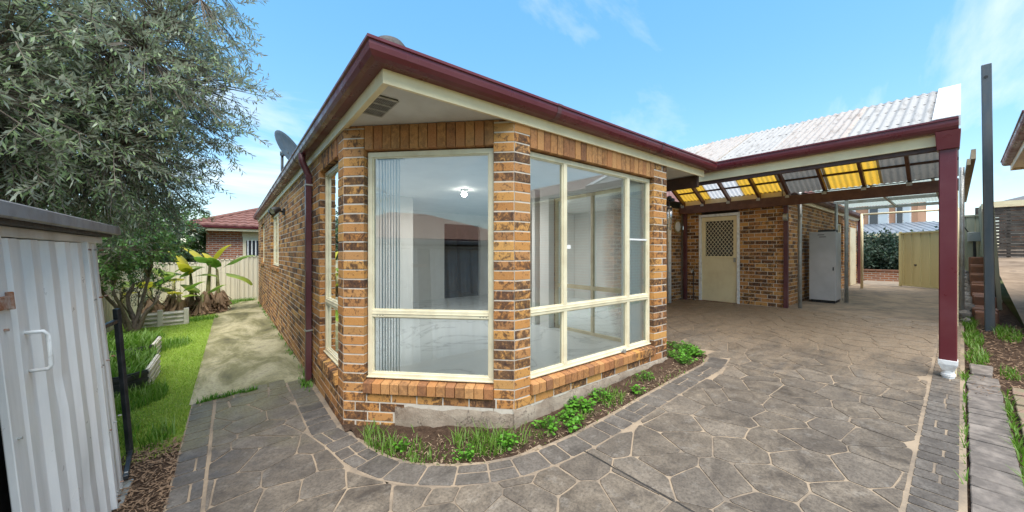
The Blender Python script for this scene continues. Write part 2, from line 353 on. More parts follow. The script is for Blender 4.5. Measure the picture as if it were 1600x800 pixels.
class Fr:
    """wall frame: t along, n outward, z up"""
    def __init__(s, a, b, outward):
        s.a = Vector((a[0], a[1])); d = Vector((b[0]-a[0], b[1]-a[1])); s.len = d.length; s.d = d.normalized(); s.n = Vector(outward).normalized()
    def p(s, t, n, z):
        q = s.a + s.d*t + s.n*n; return (q.x, q.y, z)

class MB:
    def __init__(s): s.v = []; s.f = []; s.r = []
    def quad(s, *pts):
        i = len(s.v); s.v.extend(pts); s.f.append(tuple(range(i, i+len(pts))))
    def hexa(s, p):
        """8 corners: bottom ring 0-3, top ring 4-7"""
        i = len(s.v); s.v.extend(p)
        for f in ((3, 2, 1, 0), (4, 5, 6, 7), (0, 1, 5, 4), (1, 2, 6, 5), (2, 3, 7, 6), (3, 0, 4, 7)): s.f.append(tuple(i+k for k in f))
        return s
    def box(s, x0, x1, y0, y1, z0, z1):
        return s.hexa([(x0, y0, z0), (x1, y0, z0), (x1, y1, z0), (x0, y1, z0), (x0, y0, z1), (x1, y0, z1), (x1, y1, z1), (x0, y1, z1)])
    def fbox(s, fr, t0, t1, n0, n1, z0, z1):
        return s.hexa([fr.p(t0, n0, z0), fr.p(t1, n0, z0), fr.p(t1, n1, z0), fr.p(t0, n1, z0), fr.p(t0, n0, z1), fr.p(t1, n0, z1), fr.p(t1, n1, z1), fr.p(t0, n1, z1)])
    def bar(s, a, b, w, h, up=(0, 0, 1)):
        a = Vector(a); b = Vector(b); d = (b-a).normalized(); u = Vector(up)
        r = d.cross(u)
        if r.length < 1e-4: u = Vector((1, 0, 0)); r = d.cross(u)
        r.normalize(); u = r.cross(d).normalized(); r *= w/2; u *= h/2
        return s.hexa([tuple(a-r-u), tuple(a+r-u), tuple(b+r-u), tuple(b-r-u), tuple(a-r+u), tuple(a+r+u), tuple(b+r+u), tuple(b-r+u)])
    def tube(s, pts, rad, n=8, cap=True):
        pts = [Vector(p) for p in pts]; k = len(pts)
        rad = [rad]*k if isinstance(rad, (int, float)) else rad
        base = len(s.v); u = None
        for i, p in enumerate(pts):
            d = (pts[min(i+1, k-1)]-pts[max(i-1, 0)])
            if d.length < 1e-9: d = Vector((0, 0, 1))
            d.normalize()
            if u is None: u = d.orthogonal().normalized()
            u = (u-d*u.dot(d)); u = u.normalized() if u.length > 1e-6 else d.orthogonal().normalized()
            w_ = d.cross(u)
            for j in range(n):
                a = 2*math.pi*j/n; s.v.append(tuple(p+(u*math.cos(a)+w_*math.sin(a))*rad[i]))
        for i in range(k-1):
            for j in range(n):
                a = base+i*n+j; b = base+i*n+(j+1) % n; s.f.append((a, b, b+n, a+n))
        if cap:
            s.f.append(tuple(base+j for j in reversed(range(n)))); s.f.append(tuple(base+(k-1)*n+j for j in range(n)))
        return s
    def prism(s, prof, a, b, xdir, ydir):
        """profile polygon (x,y) swept from a to b"""
        a = Vector(a); b = Vector(b); X = Vector(xdir); Y = Vector(ydir); i = len(s.v); k = len(prof)
        for o in (a, b):
            for x, y in prof: s.v.append(tuple(o+X*x+Y*y))
        s.f.append(tuple(i+j for j in range(k))); s.f.append(tuple(i+k+j for j in reversed(range(k))))
        for j in range(k): s.f.append((i+j, i+k+j, i+k+(j+1) % k, i+(j+1) % k))
        return s
    def lathe(s, c, prof, n=16, axis='z'):
        base = len(s.v); k = len(prof)
        for r_, z in prof:
            for j in range(n):
                a = 2*math.pi*j/n
                s.v.append((c[0]+r_*math.cos(a), c[1]+r_*math.sin(a), c[2]+z))
        for i in range(k-1):
            for j in range(n):
                a = base+i*n+j; b = base+i*n+(j+1) % n; s.f.append((a, b, b+n, a+n))
        s.f.append(tuple(base+j for j in reversed(range(n)))); s.f.append(tuple(base+(k-1)*n+j for j in range(n)))
        return s
    def build(s, name, mat, parent=None, smooth=False, bevel=0.0, fix=True):
        me = bpy.data.meshes.new(name)
        off = ORG.get(parent.name, Vector((0, 0, 0))) if parent is not None else Vector((0, 0, 0))
        me.from_pydata([(a[0]-off.x, a[1]-off.y, a[2]-off.z) for a in s.v], [], s.f)
        if fix:
            bm = bmesh.new(); bm.from_mesh(me); bmesh.ops.recalc_face_normals(bm, faces=bm.faces)
            if bevel: 
                bmesh.ops.bevel(bm, geom=list(bm.edges), offset=bevel, segments=1, affect='EDGES', clamp_overlap=True)
            bm.to_mesh(me); bm.free()
        if s.r:
            at = me.attributes.new('rnd', 'FLOAT', 'FACE'); at.data.foreach_set('value', s.r)
        if smooth: me.shade_smooth()
        me.materials.append(M[mat] if isinstance(mat, str) else mat)
        o = bpy.data.objects.new(name, me); link(o, parent); ORG[o.name] = off
        return o

def np_mesh(name, verts, faces, mat, parent=None, rnd=None, nper=4):
    """fast mesh from arrays; faces is (n, nper)"""
    off = ORG.get(parent.name, Vector((0, 0, 0))) if parent is not None else Vector((0, 0, 0))
    me = bpy.data.meshes.new(name); nv, nf = len(verts), len(faces)
    me.vertices.add(nv); me.vertices.foreach_set('co', (verts-np.array(off[:])).astype(np.float32).ravel())
    me.loops.add(nf*nper); me.loops.foreach_set('vertex_index', faces.astype(np.int32).ravel())
    me.polygons.add(nf); me.polygons.foreach_set('loop_start', np.arange(0, nf*nper, nper, dtype=np.int32))
    me.update(calc_edges=True)
    if rnd is not None:
        at = me.attributes.new('rnd', 'FLOAT', 'FACE'); at.data.foreach_set('value', rnd.astype(np.float32))
    me.materials.append(M[mat]); o = bpy.data.objects.new(name, me); link(o, parent); ORG[o.name] = off
    return o

def grid_sheet(name, x0, x1, y0, y1, step, dz, mat, inside=None, rough=0.0, zf=g, parent=None):
    nx = max(1, round((x1-x0)/step)); ny = max(1, round((y1-y0)/step)); mb = MB(); idx = {}
    def vid(i, j):
        if (i, j) not in idx:
            x = x0+(x1-x0)*i/nx; y = y0+(y1-y0)*j/ny
            z = zf(x, y)+dz+(rough*(noise.noise((x*7, y*7, 3))+0.6*noise.noise((x*19, y*19, 5))) if rough else 0)
            idx[i, j] = len(mb.v); mb.v.append((x, y, z))
        return idx[i, j]
    for i in range(nx):
        for j in range(ny):
            x = x0+(x1-x0)*(i+.5)/nx; y = y0+(y1-y0)*(j+.5)/ny
            if inside is None or inside(x, y): mb.f.append((vid(i, j), vid(i+1, j), vid(i+1, j+1), vid(i, j+1)))
    return mb.build(name, mat, parent, smooth=True, fix=False)

def in_poly(x, y, P):
    c = False; j = len(P)-1
    for i in range(len(P)):
        if (P[i][1] > y) != (P[j][1] > y) and x < (P[j][0]-P[i][0])*(y-P[i][1])/(P[j][1]-P[i][1])+P[i][0]: c = not c
        j = i
    return c
def clip(poly, a, b, c):
    """keep a*x+b*y<=c"""
    o = []
    for i in range(len(poly)):
        p = poly[i]; q = poly[(i+1) % len(poly)]; dp = a*p[0]+b*p[1]-c; dq = a*q[0]+b*q[1]-c
        if dp <= 0: o.append(p)
        if (dp < 0 < dq) or (dq < 0 < dp):
            t = dp/(dp-dq); o.append((p[0]+(q[0]-p[0])*t, p[1]+(q[1]-p[1])*t))
    return o
def area(P): return 0.5*sum(P[i][0]*P[(i+1) % len(P)][1]-P[(i+1) % len(P)][0]*P[i][1] for i in range(len(P)))

# pixel footprint (used only to choose which of many bricks become single parts)
_f = (math.cos(R(51.66)), math.sin(R(51.66)))
def nearness(p): return p[0]*_f[0]+p[1]*_f[1]

# ================================================================== SETTING: ground
def g_wide(x, y): return g(max(-8, min(x, 30)), max(-3, min(y, 25)))
gb = MB(); xs = [-600, -120, -40] + [-20+2*i for i in range(31)] + [70, 160, 600]; ys = [-600, -120, -40] + [-20+2*i for i in range(31)] + [70, 160, 600]
for x in xs:
    for y in ys: gb.v.append((x, y, g_wide(x, y)-0.09))
for i in range(len(xs)-1):
    for j in range(len(ys)-1):
        a = i*len(ys)+j; gb.f.append((a, a+len(ys), a+len(ys)+1, a+1))
tag(gb.build('ground', 'far_ground', smooth=True), kind='structure')

BED = [(.79, 3.56), (.84, 3.30), (.88, 3.01), (.95, 2.74), (1.06, 2.53), (1.25, 2.33), (1.46, 2.18), (1.66, 2.09), (1.93, 2.03), (2.26, 2.0), (2.7, 1.995),
       (3.28, 2.01), (3.95, 2.02), (4.66, 2.01), (5.06, 2.10), (5.30, 2.36), (5.42, 2.75), (5.30, 3.15), (4.95, 3.35), (4.55, 3.4)]
WALLIN = [(4.55, 2.46), (1.95, 2.46), (.87, 3.56)]
BEDPOLY = BED + WALLIN
def nearest_seg0(x, y):
    best = 9
    for i in range(len(WALLIN)-1):
        a, b = WALLIN[i], WALLIN[i+1]; ex, ey = b[0]-a[0], b[1]-a[1]; t = max(0, min(1, ((x-a[0])*ex+(y-a[1])*ey)/(ex*ex+ey*ey)))
        best = min(best, math.hypot(x-a[0]-ex*t, y-a[1]-ey*t))
    return best
# driveway base sheet (grout), reaching under everything paved
def paved(x, y):
    return not in_poly(x, y, BEDPOLY) and not (x > .95 and y > 2.6 and x < 4.4 and x+y > 4.6)
drive = grid_sheet('driveway', -0.34, 30, -0.02, 2.45, 0.12, 0, 'grout', paved)
drive2 = grid_sheet('driveway', -0.34, 0.84, 2.45, 5.30, 0.12, 0, 'grout', paved, parent=drive)
drive2.name = 'path_base'; drive3 = grid_sheet('recess_base', 4.42, 9.4, 2.45, 4.66, 0.12, 0, 'grout', paved, parent=drive)
tag(drive, kind='structure')
tag(grid_sheet('path', -0.36, 0.84, 5.30, 17.2, 0.2, 0.003, 'path_concrete'), kind='structure')
tag(grid_sheet('garden_bed', 0.70, 5.55, 1.90, 3.70, 0.05, -0.012, 'soil', lambda x, y: in_poly(x, y, BEDPOLY) , rough=0.016, zf=lambda x, y: g(x, y)+.045*max(0, 1-nearest_seg0(x, y)/.35)), kind='structure')
tag(grid_sheet('lawn', -2.3, -0.33, 3.9, 17.2, 0.12, -0.012, 'lawn_soil', rough=0.006), kind='structure')
tag(grid_sheet('mulch_strip', -0.70, -0.33, -1.0, 4.5, 0.05, 0.0, 'soil', lambda x, y: y < 4.25+0.2*noise.noise((x*6, y, 0)), rough=0.012), kind='structure')
tag(grid_sheet('right_verge', 2.0, 18, -0.62, -0.015, 0.06, -0.02, 'soil', rough=0.014), kind='structure')
def gy(x, y): return 0.30+0.094*(max(x, 5)-8.0)
tag(grid_sheet('neighbour_yard', 5, 24, -8, -0.60, 0.5, 0.0, 'yard_concrete', zf=gy), kind='structure')

# ---- crazy paving stones: irregular cells, each a stone of its own
def chaikin(P, k=0.18):
    o = []
    for i in range(len(P)):
        a = P[i]; b = P[(i+1) % len(P)]
        o.append((a[0]+(b[0]-a[0])*k, a[1]+(b[1]-a[1])*k)); o.append((b[0]+(a[0]-b[0])*k, b[1]+(a[1]-b[1])*k))
    return o
def inset(P, d):
    o = P
    n = len(P)
    for i in range(n):
        a = P[i]; b = P[(i+1) % n]; ex, ey = b[0]-a[0], b[1]-a[1]; l = math.hypot(ex, ey)
        if l < 1e-6: continue
        nx, ny = ey/l, -ex/l            # outward for ccw
        o = clip(o, nx, ny, nx*a[0]+ny*a[1]-d)
        if len(o) < 3: return []
    return o
def stone(P, name, mat, h=0.006, tilt=0.0):
    P2 = inset(P, 0.003)
    if len(P2) < 3: P2 = P
    cx = sum(p[0] for p in P)/len(P); cy = sum(p[1] for p in P)/len(P); z0 = g(cx, cy)
    mb = MB(); n = len(P)
    me_v = [(x-cx, y-cy, g(x, y)-z0-0.004) for x, y in P] + [(x-cx, y-cy, g(x, y)-z0+h-0.0015) for x, y in P]
    c2 = [((x-cx)*.985, (y-cy)*.985, g(x, y)-z0+h) for x, y in P]
    mb.v = me_v + c2
    mb.f = [tuple(2*n+i for i in range(n))]
    for i in range(n):
        j = (i+1) % n; mb.f.append((i, j, n+j, n+i)); mb.f.append((n+i, n+j, 2*n+j, 2*n+i))
    me = bpy.data.meshes.new(name); me.from_pydata(mb.v, [], mb.f); me.materials.append(M[mat])
    o = bpy.data.objects.new(name, me); o.location = (cx, cy, z0); link(o, drive); return o

# outer edge of the border band that follows the garden bed (offset of BED by 0.22)
BANDIN = [(.775, 5.3), (.775, 3.56)] + BED[1:15]
def offset(Pl, d):
    o = []
    for i in range(len(Pl)):
        a = Pl[max(i-1, 0)]; b = Pl[min(i+1, len(Pl)-1)]; ex, ey = b[0]-a[0], b[1]-a[1]; l = math.hypot(ex, ey)
        o.append((Pl[i][0]+ey/l*d, Pl[i][1]-ex/l*d))
    return o
BANDOUT = offset(BANDIN, -0.22) if offset(BANDIN, 0.22)[0][0] > .775 else offset(BANDIN, 0.22)
def nearest_seg(x, y, Pl):
    best = None
    for i in range(len(Pl)-1):
        a, b = Pl[i], Pl[i+1]; ex, ey = b[0]-a[0], b[1]-a[1]; t = max(0, min(1, ((x-a[0])*ex+(y-a[1])*ey)/(ex*ex+ey*ey)))
        d = math.hypot(x-a[0]-ex*t, y-a[1]-ey*t)
        if best is None or d < best[0]: best = (d, i, t)
    return best
seeds = []
S = 0.305
for i in range(-1, 35):
    for j in range(-1, 20):
        x = -0.2+S*(i+0.5*(j % 2)+rng.uniform(-.42, .42)); y = 0.1+S*(j+rng.uniform(-.42, .42)); seeds.append((x, y))
nst = 0; far_st = []
JX = (2.13, 4.93)                       # sawn control joints across the drive
for (x, y) in seeds:
    if not (-0.3 < x < 9.6 and 0.05 < y < 5.35): continue
    P = [(x-.6, y-.6), (x+.6, y-.6), (x+.6, y+.6), (x-.6, y+.6)]
    for (u, v_) in seeds:
        dx, dy = u-x, v_-y
        if (u, v_) == (x, y) or dx*dx+dy*dy > 1.3: continue
        P = clip(P, dx, dy, (u*u+v_*v_-x*x-y*y)/2)
        if len(P) < 3: break
    if len(P) < 3: continue
    P = clip(P, -1, 0, 0.132); P = clip(P, 0, -1, -0.216)            # left border line, right border line
    P = clip(P, 1, 0, 9.33)
    if len(P) < 3: continue
    cx = sum(p[0] for p in P)/len(P); cy = sum(p[1] for p in P)/len(P)
    if cx < 5.0:
        d, i, t = nearest_seg(cx, cy, BANDOUT); a, b = BANDOUT[i], BANDOUT[i+1]
        nx, ny = (b[1]-a[1]), -(b[0]-a[0]); l = math.hypot(nx, ny); nx /= l; ny /= l
        q = BANDIN[i]
        if (q[0]-a[0])*nx+(q[1]-a[1])*ny < 0: nx, ny = -nx, -ny      # (nx,ny) points to the bed
        if (cx-a[0])*nx+(cy-a[1])*ny > 0.10: continue
        P = clip(P, nx, ny, nx*a[0]+ny*a[1]-0.004)
        for ii in (i-1, i+1):                                        # neighbours of the nearest edge where the curve bends inwards
            if 0 <= ii < len(BANDOUT)-1: pass
        if len(P) < 3: continue
    if cx > 4.4:
        if in_poly(cx, cy, BEDPOLY): continue
        if 4.3 < cx < 5.6 and 2.0 < cy:
            d, i, t = nearest_seg(cx, cy, BED); a, b = BED[i], BED[i+1]
            nx, ny = (b[1]-a[1]), -(b[0]-a[0]); l = math.hypot(nx, ny); nx /= l; ny /= l
            if nx*(4.6-a[0])+ny*(2.6-a[1]) < 0: nx, ny = -nx, -ny
            P = clip(P, nx, ny, nx*a[0]+ny*a[1]-0.01)
        P = clip(P, 0, 1, 4.58)
        if cx < 4.6 and cy > 2.2: continue
    if len(P) < 3 or (cx > 9.34 and cy > 2.38): continue
    Ps = [P]
    for jx in JX:
        nP = []
        for Q in Ps:
            if min(p[0] for p in Q) < jx < max(p[0] for p in Q): nP += [clip(Q, 1, 0, jx-0.002), clip(Q, -1, 0, -jx-0.002)]
            else: nP.append(Q)
        Ps = nP
    for P in Ps:
        if len(P) < 3 or abs(area(P)) < 0.004: continue
        if area(P) < 0: P = P[::-1]
        P = inset(P, 0.0035+0.0055*rng.random())
        if len(P) < 3 or area(P) < 0.002: continue
        P = chaikin(P, rng.uniform(.05, .11)); cst = (sum(p[0] for p in P)/len(P), sum(p[1] for p in P)/len(P))
        # a little waviness along every edge
        Q = []
        for i_ in range(len(P)):
            a_, b_ = P[i_], P[(i_+1) % len(P)]; Q.append(a_); l_ = math.hypot(b_[0]-a_[0], b_[1]-a_[1])
            if l_ > .10: mx_, my_ = (a_[0]+b_[0])/2, (a_[1]+b_[1])/2; k_ = rng.uniform(-.006, .004)/max(.01, math.hypot(mx_-cst[0], my_-cst[1])); Q.append((mx_+(mx_-cst[0])*k_, my_+(my_-cst[1])*k_))
        P = Q
        if cst[0] < 6.0: stone(P, 'paving_stone', 'stone', 0.006); nst += 1
        else: far_st.append(P)
fs = MB()
for P in far_st:
    b0 = len(fs.v); n_ = len(P); fs.v += [(x, y, g(x, y)+.006) for x, y in P]+[(x, y, g(x, y)-.004) for x, y in P]; fs.f.append(tuple(range(b0, b0+n_))); q_ = rng.random(); fs.r.append(q_)
    for i in range(n_): fs.f.append((b0+n_+i, b0+n_+(i+1) % n_, b0+(i+1) % n_, b0+i)); fs.r.append(q_)
tag(fs.build('paving_field', 'stone_far', drive, fix=False), kind='stuff')
# header stones of the border bands
def arc_pts(Pl):
    L_ = [0]
    for i in range(len(Pl)-1): L_.append(L_[-1]+math.hypot(Pl[i+1][0]-Pl[i][0], Pl[i+1][1]-Pl[i][1]))
    return L_
def band(A, B, wmin, wmax, split=0.25, g1=0.007):
    LA = arc_pts(A); T = LA[-1]; s = 0.0
    def at(Pl, s_):
        for i in range(len(LA)-1):
            if LA[i+1] >= s_:
                t = (s_-LA[i])/max(1e-6, LA[i+1]-LA[i]); return (Pl[i][0]+(Pl[i+1][0]-Pl[i][0])*t, Pl[i][1]+(Pl[i+1][1]-Pl[i][1])*t)
        return Pl[-1]
    while s < T-0.05:
        e = min(T, s+rng.uniform(wmin, wmax))
        a0, a1, b0, b1 = at(A, s), at(A, e), at(B, s), at(B, e)
        mid = rng.uniform(.35, .65) if rng.random() < split else None
        def lerp(p, q, t): return (p[0]+(q[0]-p[0])*t, p[1]+(q[1]-p[1])*t)
        qs = [[a0, a1, b1, b0]] if mid is None else [[a0, a1, lerp(a1, b1, mid), lerp(a0, b0, mid)], [lerp(a0, b0, mid), lerp(a1, b1, mid), b1, b0]]
        for P in qs:
            if area(P) < 0: P = P[::-1]
            P = inset(P, g1)
            if len(P) >= 3 and area(P) > 0.003: stone(chaikin(P, 0.07), 'border_stone', 'border_stone', 0.006)
        s = e
nb = list(range(len(BANDIN)))
band([BANDIN[i] for i in nb], [BANDOUT[i] for i in nb], 0.13, 0.24, 0.35)
bs = MB(); BIN2 = offset(BANDIN, 0.03 if BANDOUT == offset(BANDIN, -0.22) else -0.03)
def resamp(Pl, k):
    o = []
    for i in range(len(Pl)-1):
        for j in range(k): o.append((Pl[i][0]+(Pl[i+1][0]-Pl[i][0])*j/k, Pl[i][1]+(Pl[i+1][1]-Pl[i][1])*j/k))
    return o+[Pl[-1]]
for (a, b) in zip(resamp(BIN2, 4), resamp(BANDOUT, 4)): bs.v += [(a[0], a[1], g(*a)-.05), (a[0], a[1], g(*a)+.0015), (b[0], b[1], g(*b)+.0015)]
for i in range(len(bs.v)//3-1): bs.f += [(3*i, 3*i+3, 3*i+4, 3*i+1), (3*i+1, 3*i+4, 3*i+5, 3*i+2)]
bs.build('border_bedding', 'grout', drive, fix=True)
band([(1.2, 0.005), (9.3, 0.005)], [(1.2, 0.205), (9.3, 0.205)], 0.10, 0.17, 0.3)
band([(-.335, .5), (-.335, 5.28)], [(-.145, .5), (-.145, 5.28)], 0.16, 0.30, 0.3)
jm = MB()
for jx in JX:
    for k in range(14):
        y0 = 0.0+k*0.13
        y0, y1 = 0.01+k*0.128, 0.01+(k+1)*0.128
        jm.quad((jx-.005, y0, g(jx, y0)+.004), (jx+.005, y0, g(jx, y0)+.004), (jx+.005, y1, g(jx, y1)+.004), (jx-.005, y1, g(jx, y1)+.004))
jm.build('control_joint', 'sealant', drive)
# paver strip beside the drive, two rows of separate pavers
kerb = thing('paver_edging', 'two rows of loose old brick pavers between paving and soil strip', 'edging', (4.0, -0.2, g(4, -.2)))
def paver(x, y, lx, ly, mat, dz):
    mb = MB(); c, s_ = math.cos(rng.gauss(0, .035)), math.sin(rng.gauss(0, .035)); tz = rng.gauss(0, .02)
    pts = [(-lx/2, -ly/2), (lx/2, -ly/2), (lx/2, ly/2), (-lx/2, ly/2)]; z = g(x, y)+dz
    P = [(x+a*c-b*s_, y+a*s_+b*c) for a, b in pts]
    mb.hexa([(p[0], p[1], z-.06) for p in P] + [(p[0], p[1], z+.012+tz*q[1]+.047*q[0]) for p, q in zip(P, pts)])
    mb.build('paver', mat, kerb, bevel=0.005)
x = 2.6
while x < 6.2:
    l = rng.choice((.115, .13, .21, .23)); paver(x+l/2, -0.135, l-.012, 0.205, 'paver_grey', rng.uniform(-.012, .004)); x += l
x = 3.2
while x < 5.9:
    l = rng.choice((.115, .21, .23)); paver(x+l/2, -0.385-0.01*(x-4), l-.012, 0.20, 'paver_red', rng.uniform(-.01, .012)); x += l

# ================================================================== THE BRICK HOUSE
TOP = 2.742; SLAB = 0.214; CH_ = 0.086
Lc, Rc = (.812, 3.533), (1.925, 2.398); RX, BY, DX = 4.484, 4.60, 9.35
house = thing('brick_house', 'single storey clinker brick house with cut corner bay and burgundy gutters', 'house', (1.3, 3.0, 0.0))
s2 = math.sqrt(.5)
WALLS = {
 'left':  Fr(Lc, (.812, 16.2), (-1, 0)), 'bay': Fr(Lc, Rc, (-s2, -s2)), 'right': Fr(Rc, (RX, Rc[1]), (0, -1)), 'ret': Fr((RX, Rc[1]), (RX, BY), (1, 0)),
 'back':  Fr((RX, BY), (DX, BY), (0, -1)), 'door': Fr((DX, BY), (DX, Rc[1]), (-1, 0)), 'side': Fr((DX, Rc[1]), (18.1, Rc[1]), (0, -1)),
 'end': Fr((18.1, Rc[1]), (18.1, 9), (1, 0)), 'rear': Fr((.812, 16.2), (9, 16.2), (0, 1))}
# openings: t0, t1, bottom of sill bricks, top of soldier bricks (None = no soldiers), window bottom, window top
OPEN = {
 'left': [(.19, 1.10, SLAB+CH_, TOP, .425, 2.51), (5.6, 7.45, SLAB+11*CH_, TOP, 1.27, 2.51), (9.8, 11.1, SLAB+11*CH_, TOP, 1.27, 2.51)],
 'bay': [(.205, 1.405, SLAB+CH_, TOP, .425, 2.51)],
 'right': [(.18, 2.245, SLAB+CH_, TOP, .425, 2.51)],
 'ret': [(.32, 1.95, SLAB+CH_, TOP, .30, 2.51)],
 'door': [(.48, 1.345, -1, TOP, .38, 2.50)],
 'side': [(5.4, 6.3, SLAB+12*CH_, TOP, 1.34, 2.51)]}
def span_rects(fr, ops, zb, t0, t1):
    """rectangles of wall around openings"""
    o = []; cur = t0
    for (a, b, z0, z1, w0, w1) in ops:
        o.append((cur, a, zb, TOP)); 
        if z0 > zb: o.append((a, b, zb, z0))
        cur = b
    o.append((cur, t1, zb, TOP)); return o
core = MB(); inner = MB()
ZB = {'left': -.45, 'bay': -.2, 'right': SLAB-.01, 'ret': SLAB-.01, 'back': .1, 'door': .1, 'side': .1, 'end': .1, 'rear': -.5}
CORE_T = {'left': (0.004, 12.66), 'bay': (0.003, 1.586), 'right': (0.004, 2.554), 'ret': (0.1115, 2.0), 'back': (0.12, 4.96), 'door': (0.125, 2.197), 'side': (0.1115, 8.74), 'end': (.112, 6.5), 'rear': (.112, 8)}
for k, fr in WALLS.items():
    ta, tb = CORE_T[k]
    for (a, b, z0, z1) in span_rects(fr, OPEN.get(k, []), ZB[k], ta, tb):
        e0 = .004 if a > ta+.01 else 0; e1 = -.004 if b < tb-.01 else 0
        if z1 < TOP: z1 -= .004
        core.fbox(fr, a+e0, b+e1, -.11, -.0030, z0, z1-.002)
    # plastered inner leaf
    it0, it1 = (0.10, fr.len-0.10) if k in ('left', 'bay', 'right') else (0.14, fr.len-0.02)
    if k in ('left', 'bay', 'right', 'ret'):
        cur = it0
        for (a, b, z0, z1, w0, w1) in OPEN.get(k, []):
            inner.fbox(fr, cur, a-.012, -.24, -.113, .2, 2.70); inner.fbox(fr, a-.012, b+.012, -.24, -.113, .2, w0-.002); inner.fbox(fr, a-.012, b+.012, -.24, -.113, w1+.002, 2.70); cur = b+.012
        inner.fbox(fr, cur, it1, -.24, -.113, .2, 2.70)
core.build('mortar_wall', 'mortar', house)
inner.build('inner_wall', 'white_plaster', house)

# ---- bricks
bricks = []      # (frame, t0, t1, n0, n1, z0, z1, material class, tilt)
def lay(k, kmin, ts, te, zlow=None, kmax=40):
    fr = WALLS[k]
    for c in range(kmin, kmax):
        z0 = SLAB+c*CH_+.010; z1 = min(SLAB+(c+1)*CH_, TOP-.003)
        if z1-z0 < .02: break
        a0, a1 = ts(c), te(c); iv = [(a0, a1)]
        for (a, b, oz0, oz1, w0, w1) in OPEN.get(k, []):
            if z0 < oz1-.01 and z1 > oz0+.01:
                n_ = []
                for (p, q) in iv:
                    if b <= p or a >= q: n_.append((p, q)); continue
                    if a > p: n_.append((p, a))
                    if b < q: n_.append((b, q))
                iv = n_
        for (p, q) in iv:
            if zlow and zlow(c, p, q) is None: continue
            if zlow: p, q = zlow(c, p, q)
            if q-p < .03: continue
            if q-p < .27: cuts = [p, q+.01]
            else:
                ph = .12*(c % 2)+rng.uniform(-.008, .008); cuts = [p]; x = math.floor((p-ph)/.24)*.24+ph
                while x < q-.03:
                    if x > p+.06: cuts.append(x)
                    x += .24
                if q-cuts[-1] < .05: cuts.pop()
                cuts.append(q+.01)
            for i in range(len(cuts)-1):
                if cuts[i+1]-.01-cuts[i] > .02: bricks.append((fr, cuts[i], cuts[i+1]-.01, -.108, 0.0, z0, z1, 'w', 0))
lay('left', -7, lambda c: .003, lambda c: 12.66)
lay('bay', 0, lambda c: .003, lambda c: 1.588)
lay('bay', -3, lambda c: .003, lambda c: .50 + (.09 if c % 2 else -.02), kmax=0)
lay('right', 0, lambda c: .003, lambda c: 2.559 if c % 2 else 2.438)
lay('ret', 0, lambda c: .118 if c % 2 else 0.0, lambda c: 2.19)
lay('back', -1, lambda c: .12, lambda c: 4.86)
lay('door', 1, lambda c: .118, lambda c: 2.202 if c % 2 else 2.082)
lay('side', 1, lambda c: .118 if c % 2 else 0.0, lambda c: 8.74)
# soldier courses over the windows and rowlock sills below them
for k in ('left', 'bay', 'right', 'ret', 'side'):
    fr = WALLS[k]
    for (a, b, oz0, oz1, w0, w1) in OPEN[k]:
        n_ = max(1, round((b-a)/.086)); st = (b-a)/n_
        for i in range(n_):
            bricks.append((fr, a+i*st+.004, a+(i+1)*st-.004, -.105, rng.uniform(-.002, .002), w1+.012, TOP-.003, 's', 0))
            if k != 'ret': bricks.append((fr, a+i*st+.004, a+(i+1)*st-.004, -.07, .028+rng.uniform(-.002, .002), oz0+.008, w0-.006, 'r', .018))
def bscore(b):
    fr, t0, t1, n0, n1, z0, z1, c, tl = b; p = fr.p((t0+t1)/2, 0, 0); d = nearness(p); v_ = Vector((p[0], p[1]))
    cosv = max(0.0, -fr.n.dot(v_)/v_.length)
    if d < 0.5 or cosv < 0.02: return 0
    return (t1-t0)*(z1-z0)*cosv/(d*d)
bricks = [b for b in bricks if not (b[0] is WALLS['left'] and b[6] < g(.8, b[0].p(b[1], 0, 0)[1])-.12)]
bricks.sort(key=bscore, reverse=True)
def brick_verts(l, d, h, tl):
    """local box: x along 0..l, y depth (outward +) 0..d, z 0..h with an arris round the front face; sills slope by tl"""
    e = .0035
    v = [(0, 0, 0), (l, 0, 0), (l, 0, h), (0, 0, h), (0, d-e, 0), (l, d-e, 0), (l, d-e, h-tl), (0, d-e, h-tl), (e, d, e), (l-e, d, e), (l-e, d, h-e-tl), (e, d, h-e-tl)]
    f = [(8, 9, 10, 11), (4, 5, 9, 8), (5, 6, 10, 9), (6, 7, 11, 10), (7, 4, 8, 11), (0, 1, 5, 4), (1, 2, 6, 5), (2, 3, 7, 6), (3, 0, 4, 7), (3, 2, 1, 0)]
    return v, f
SH = {}
NSINGLE = 300
hx = ORG[house.name]
mass = {}
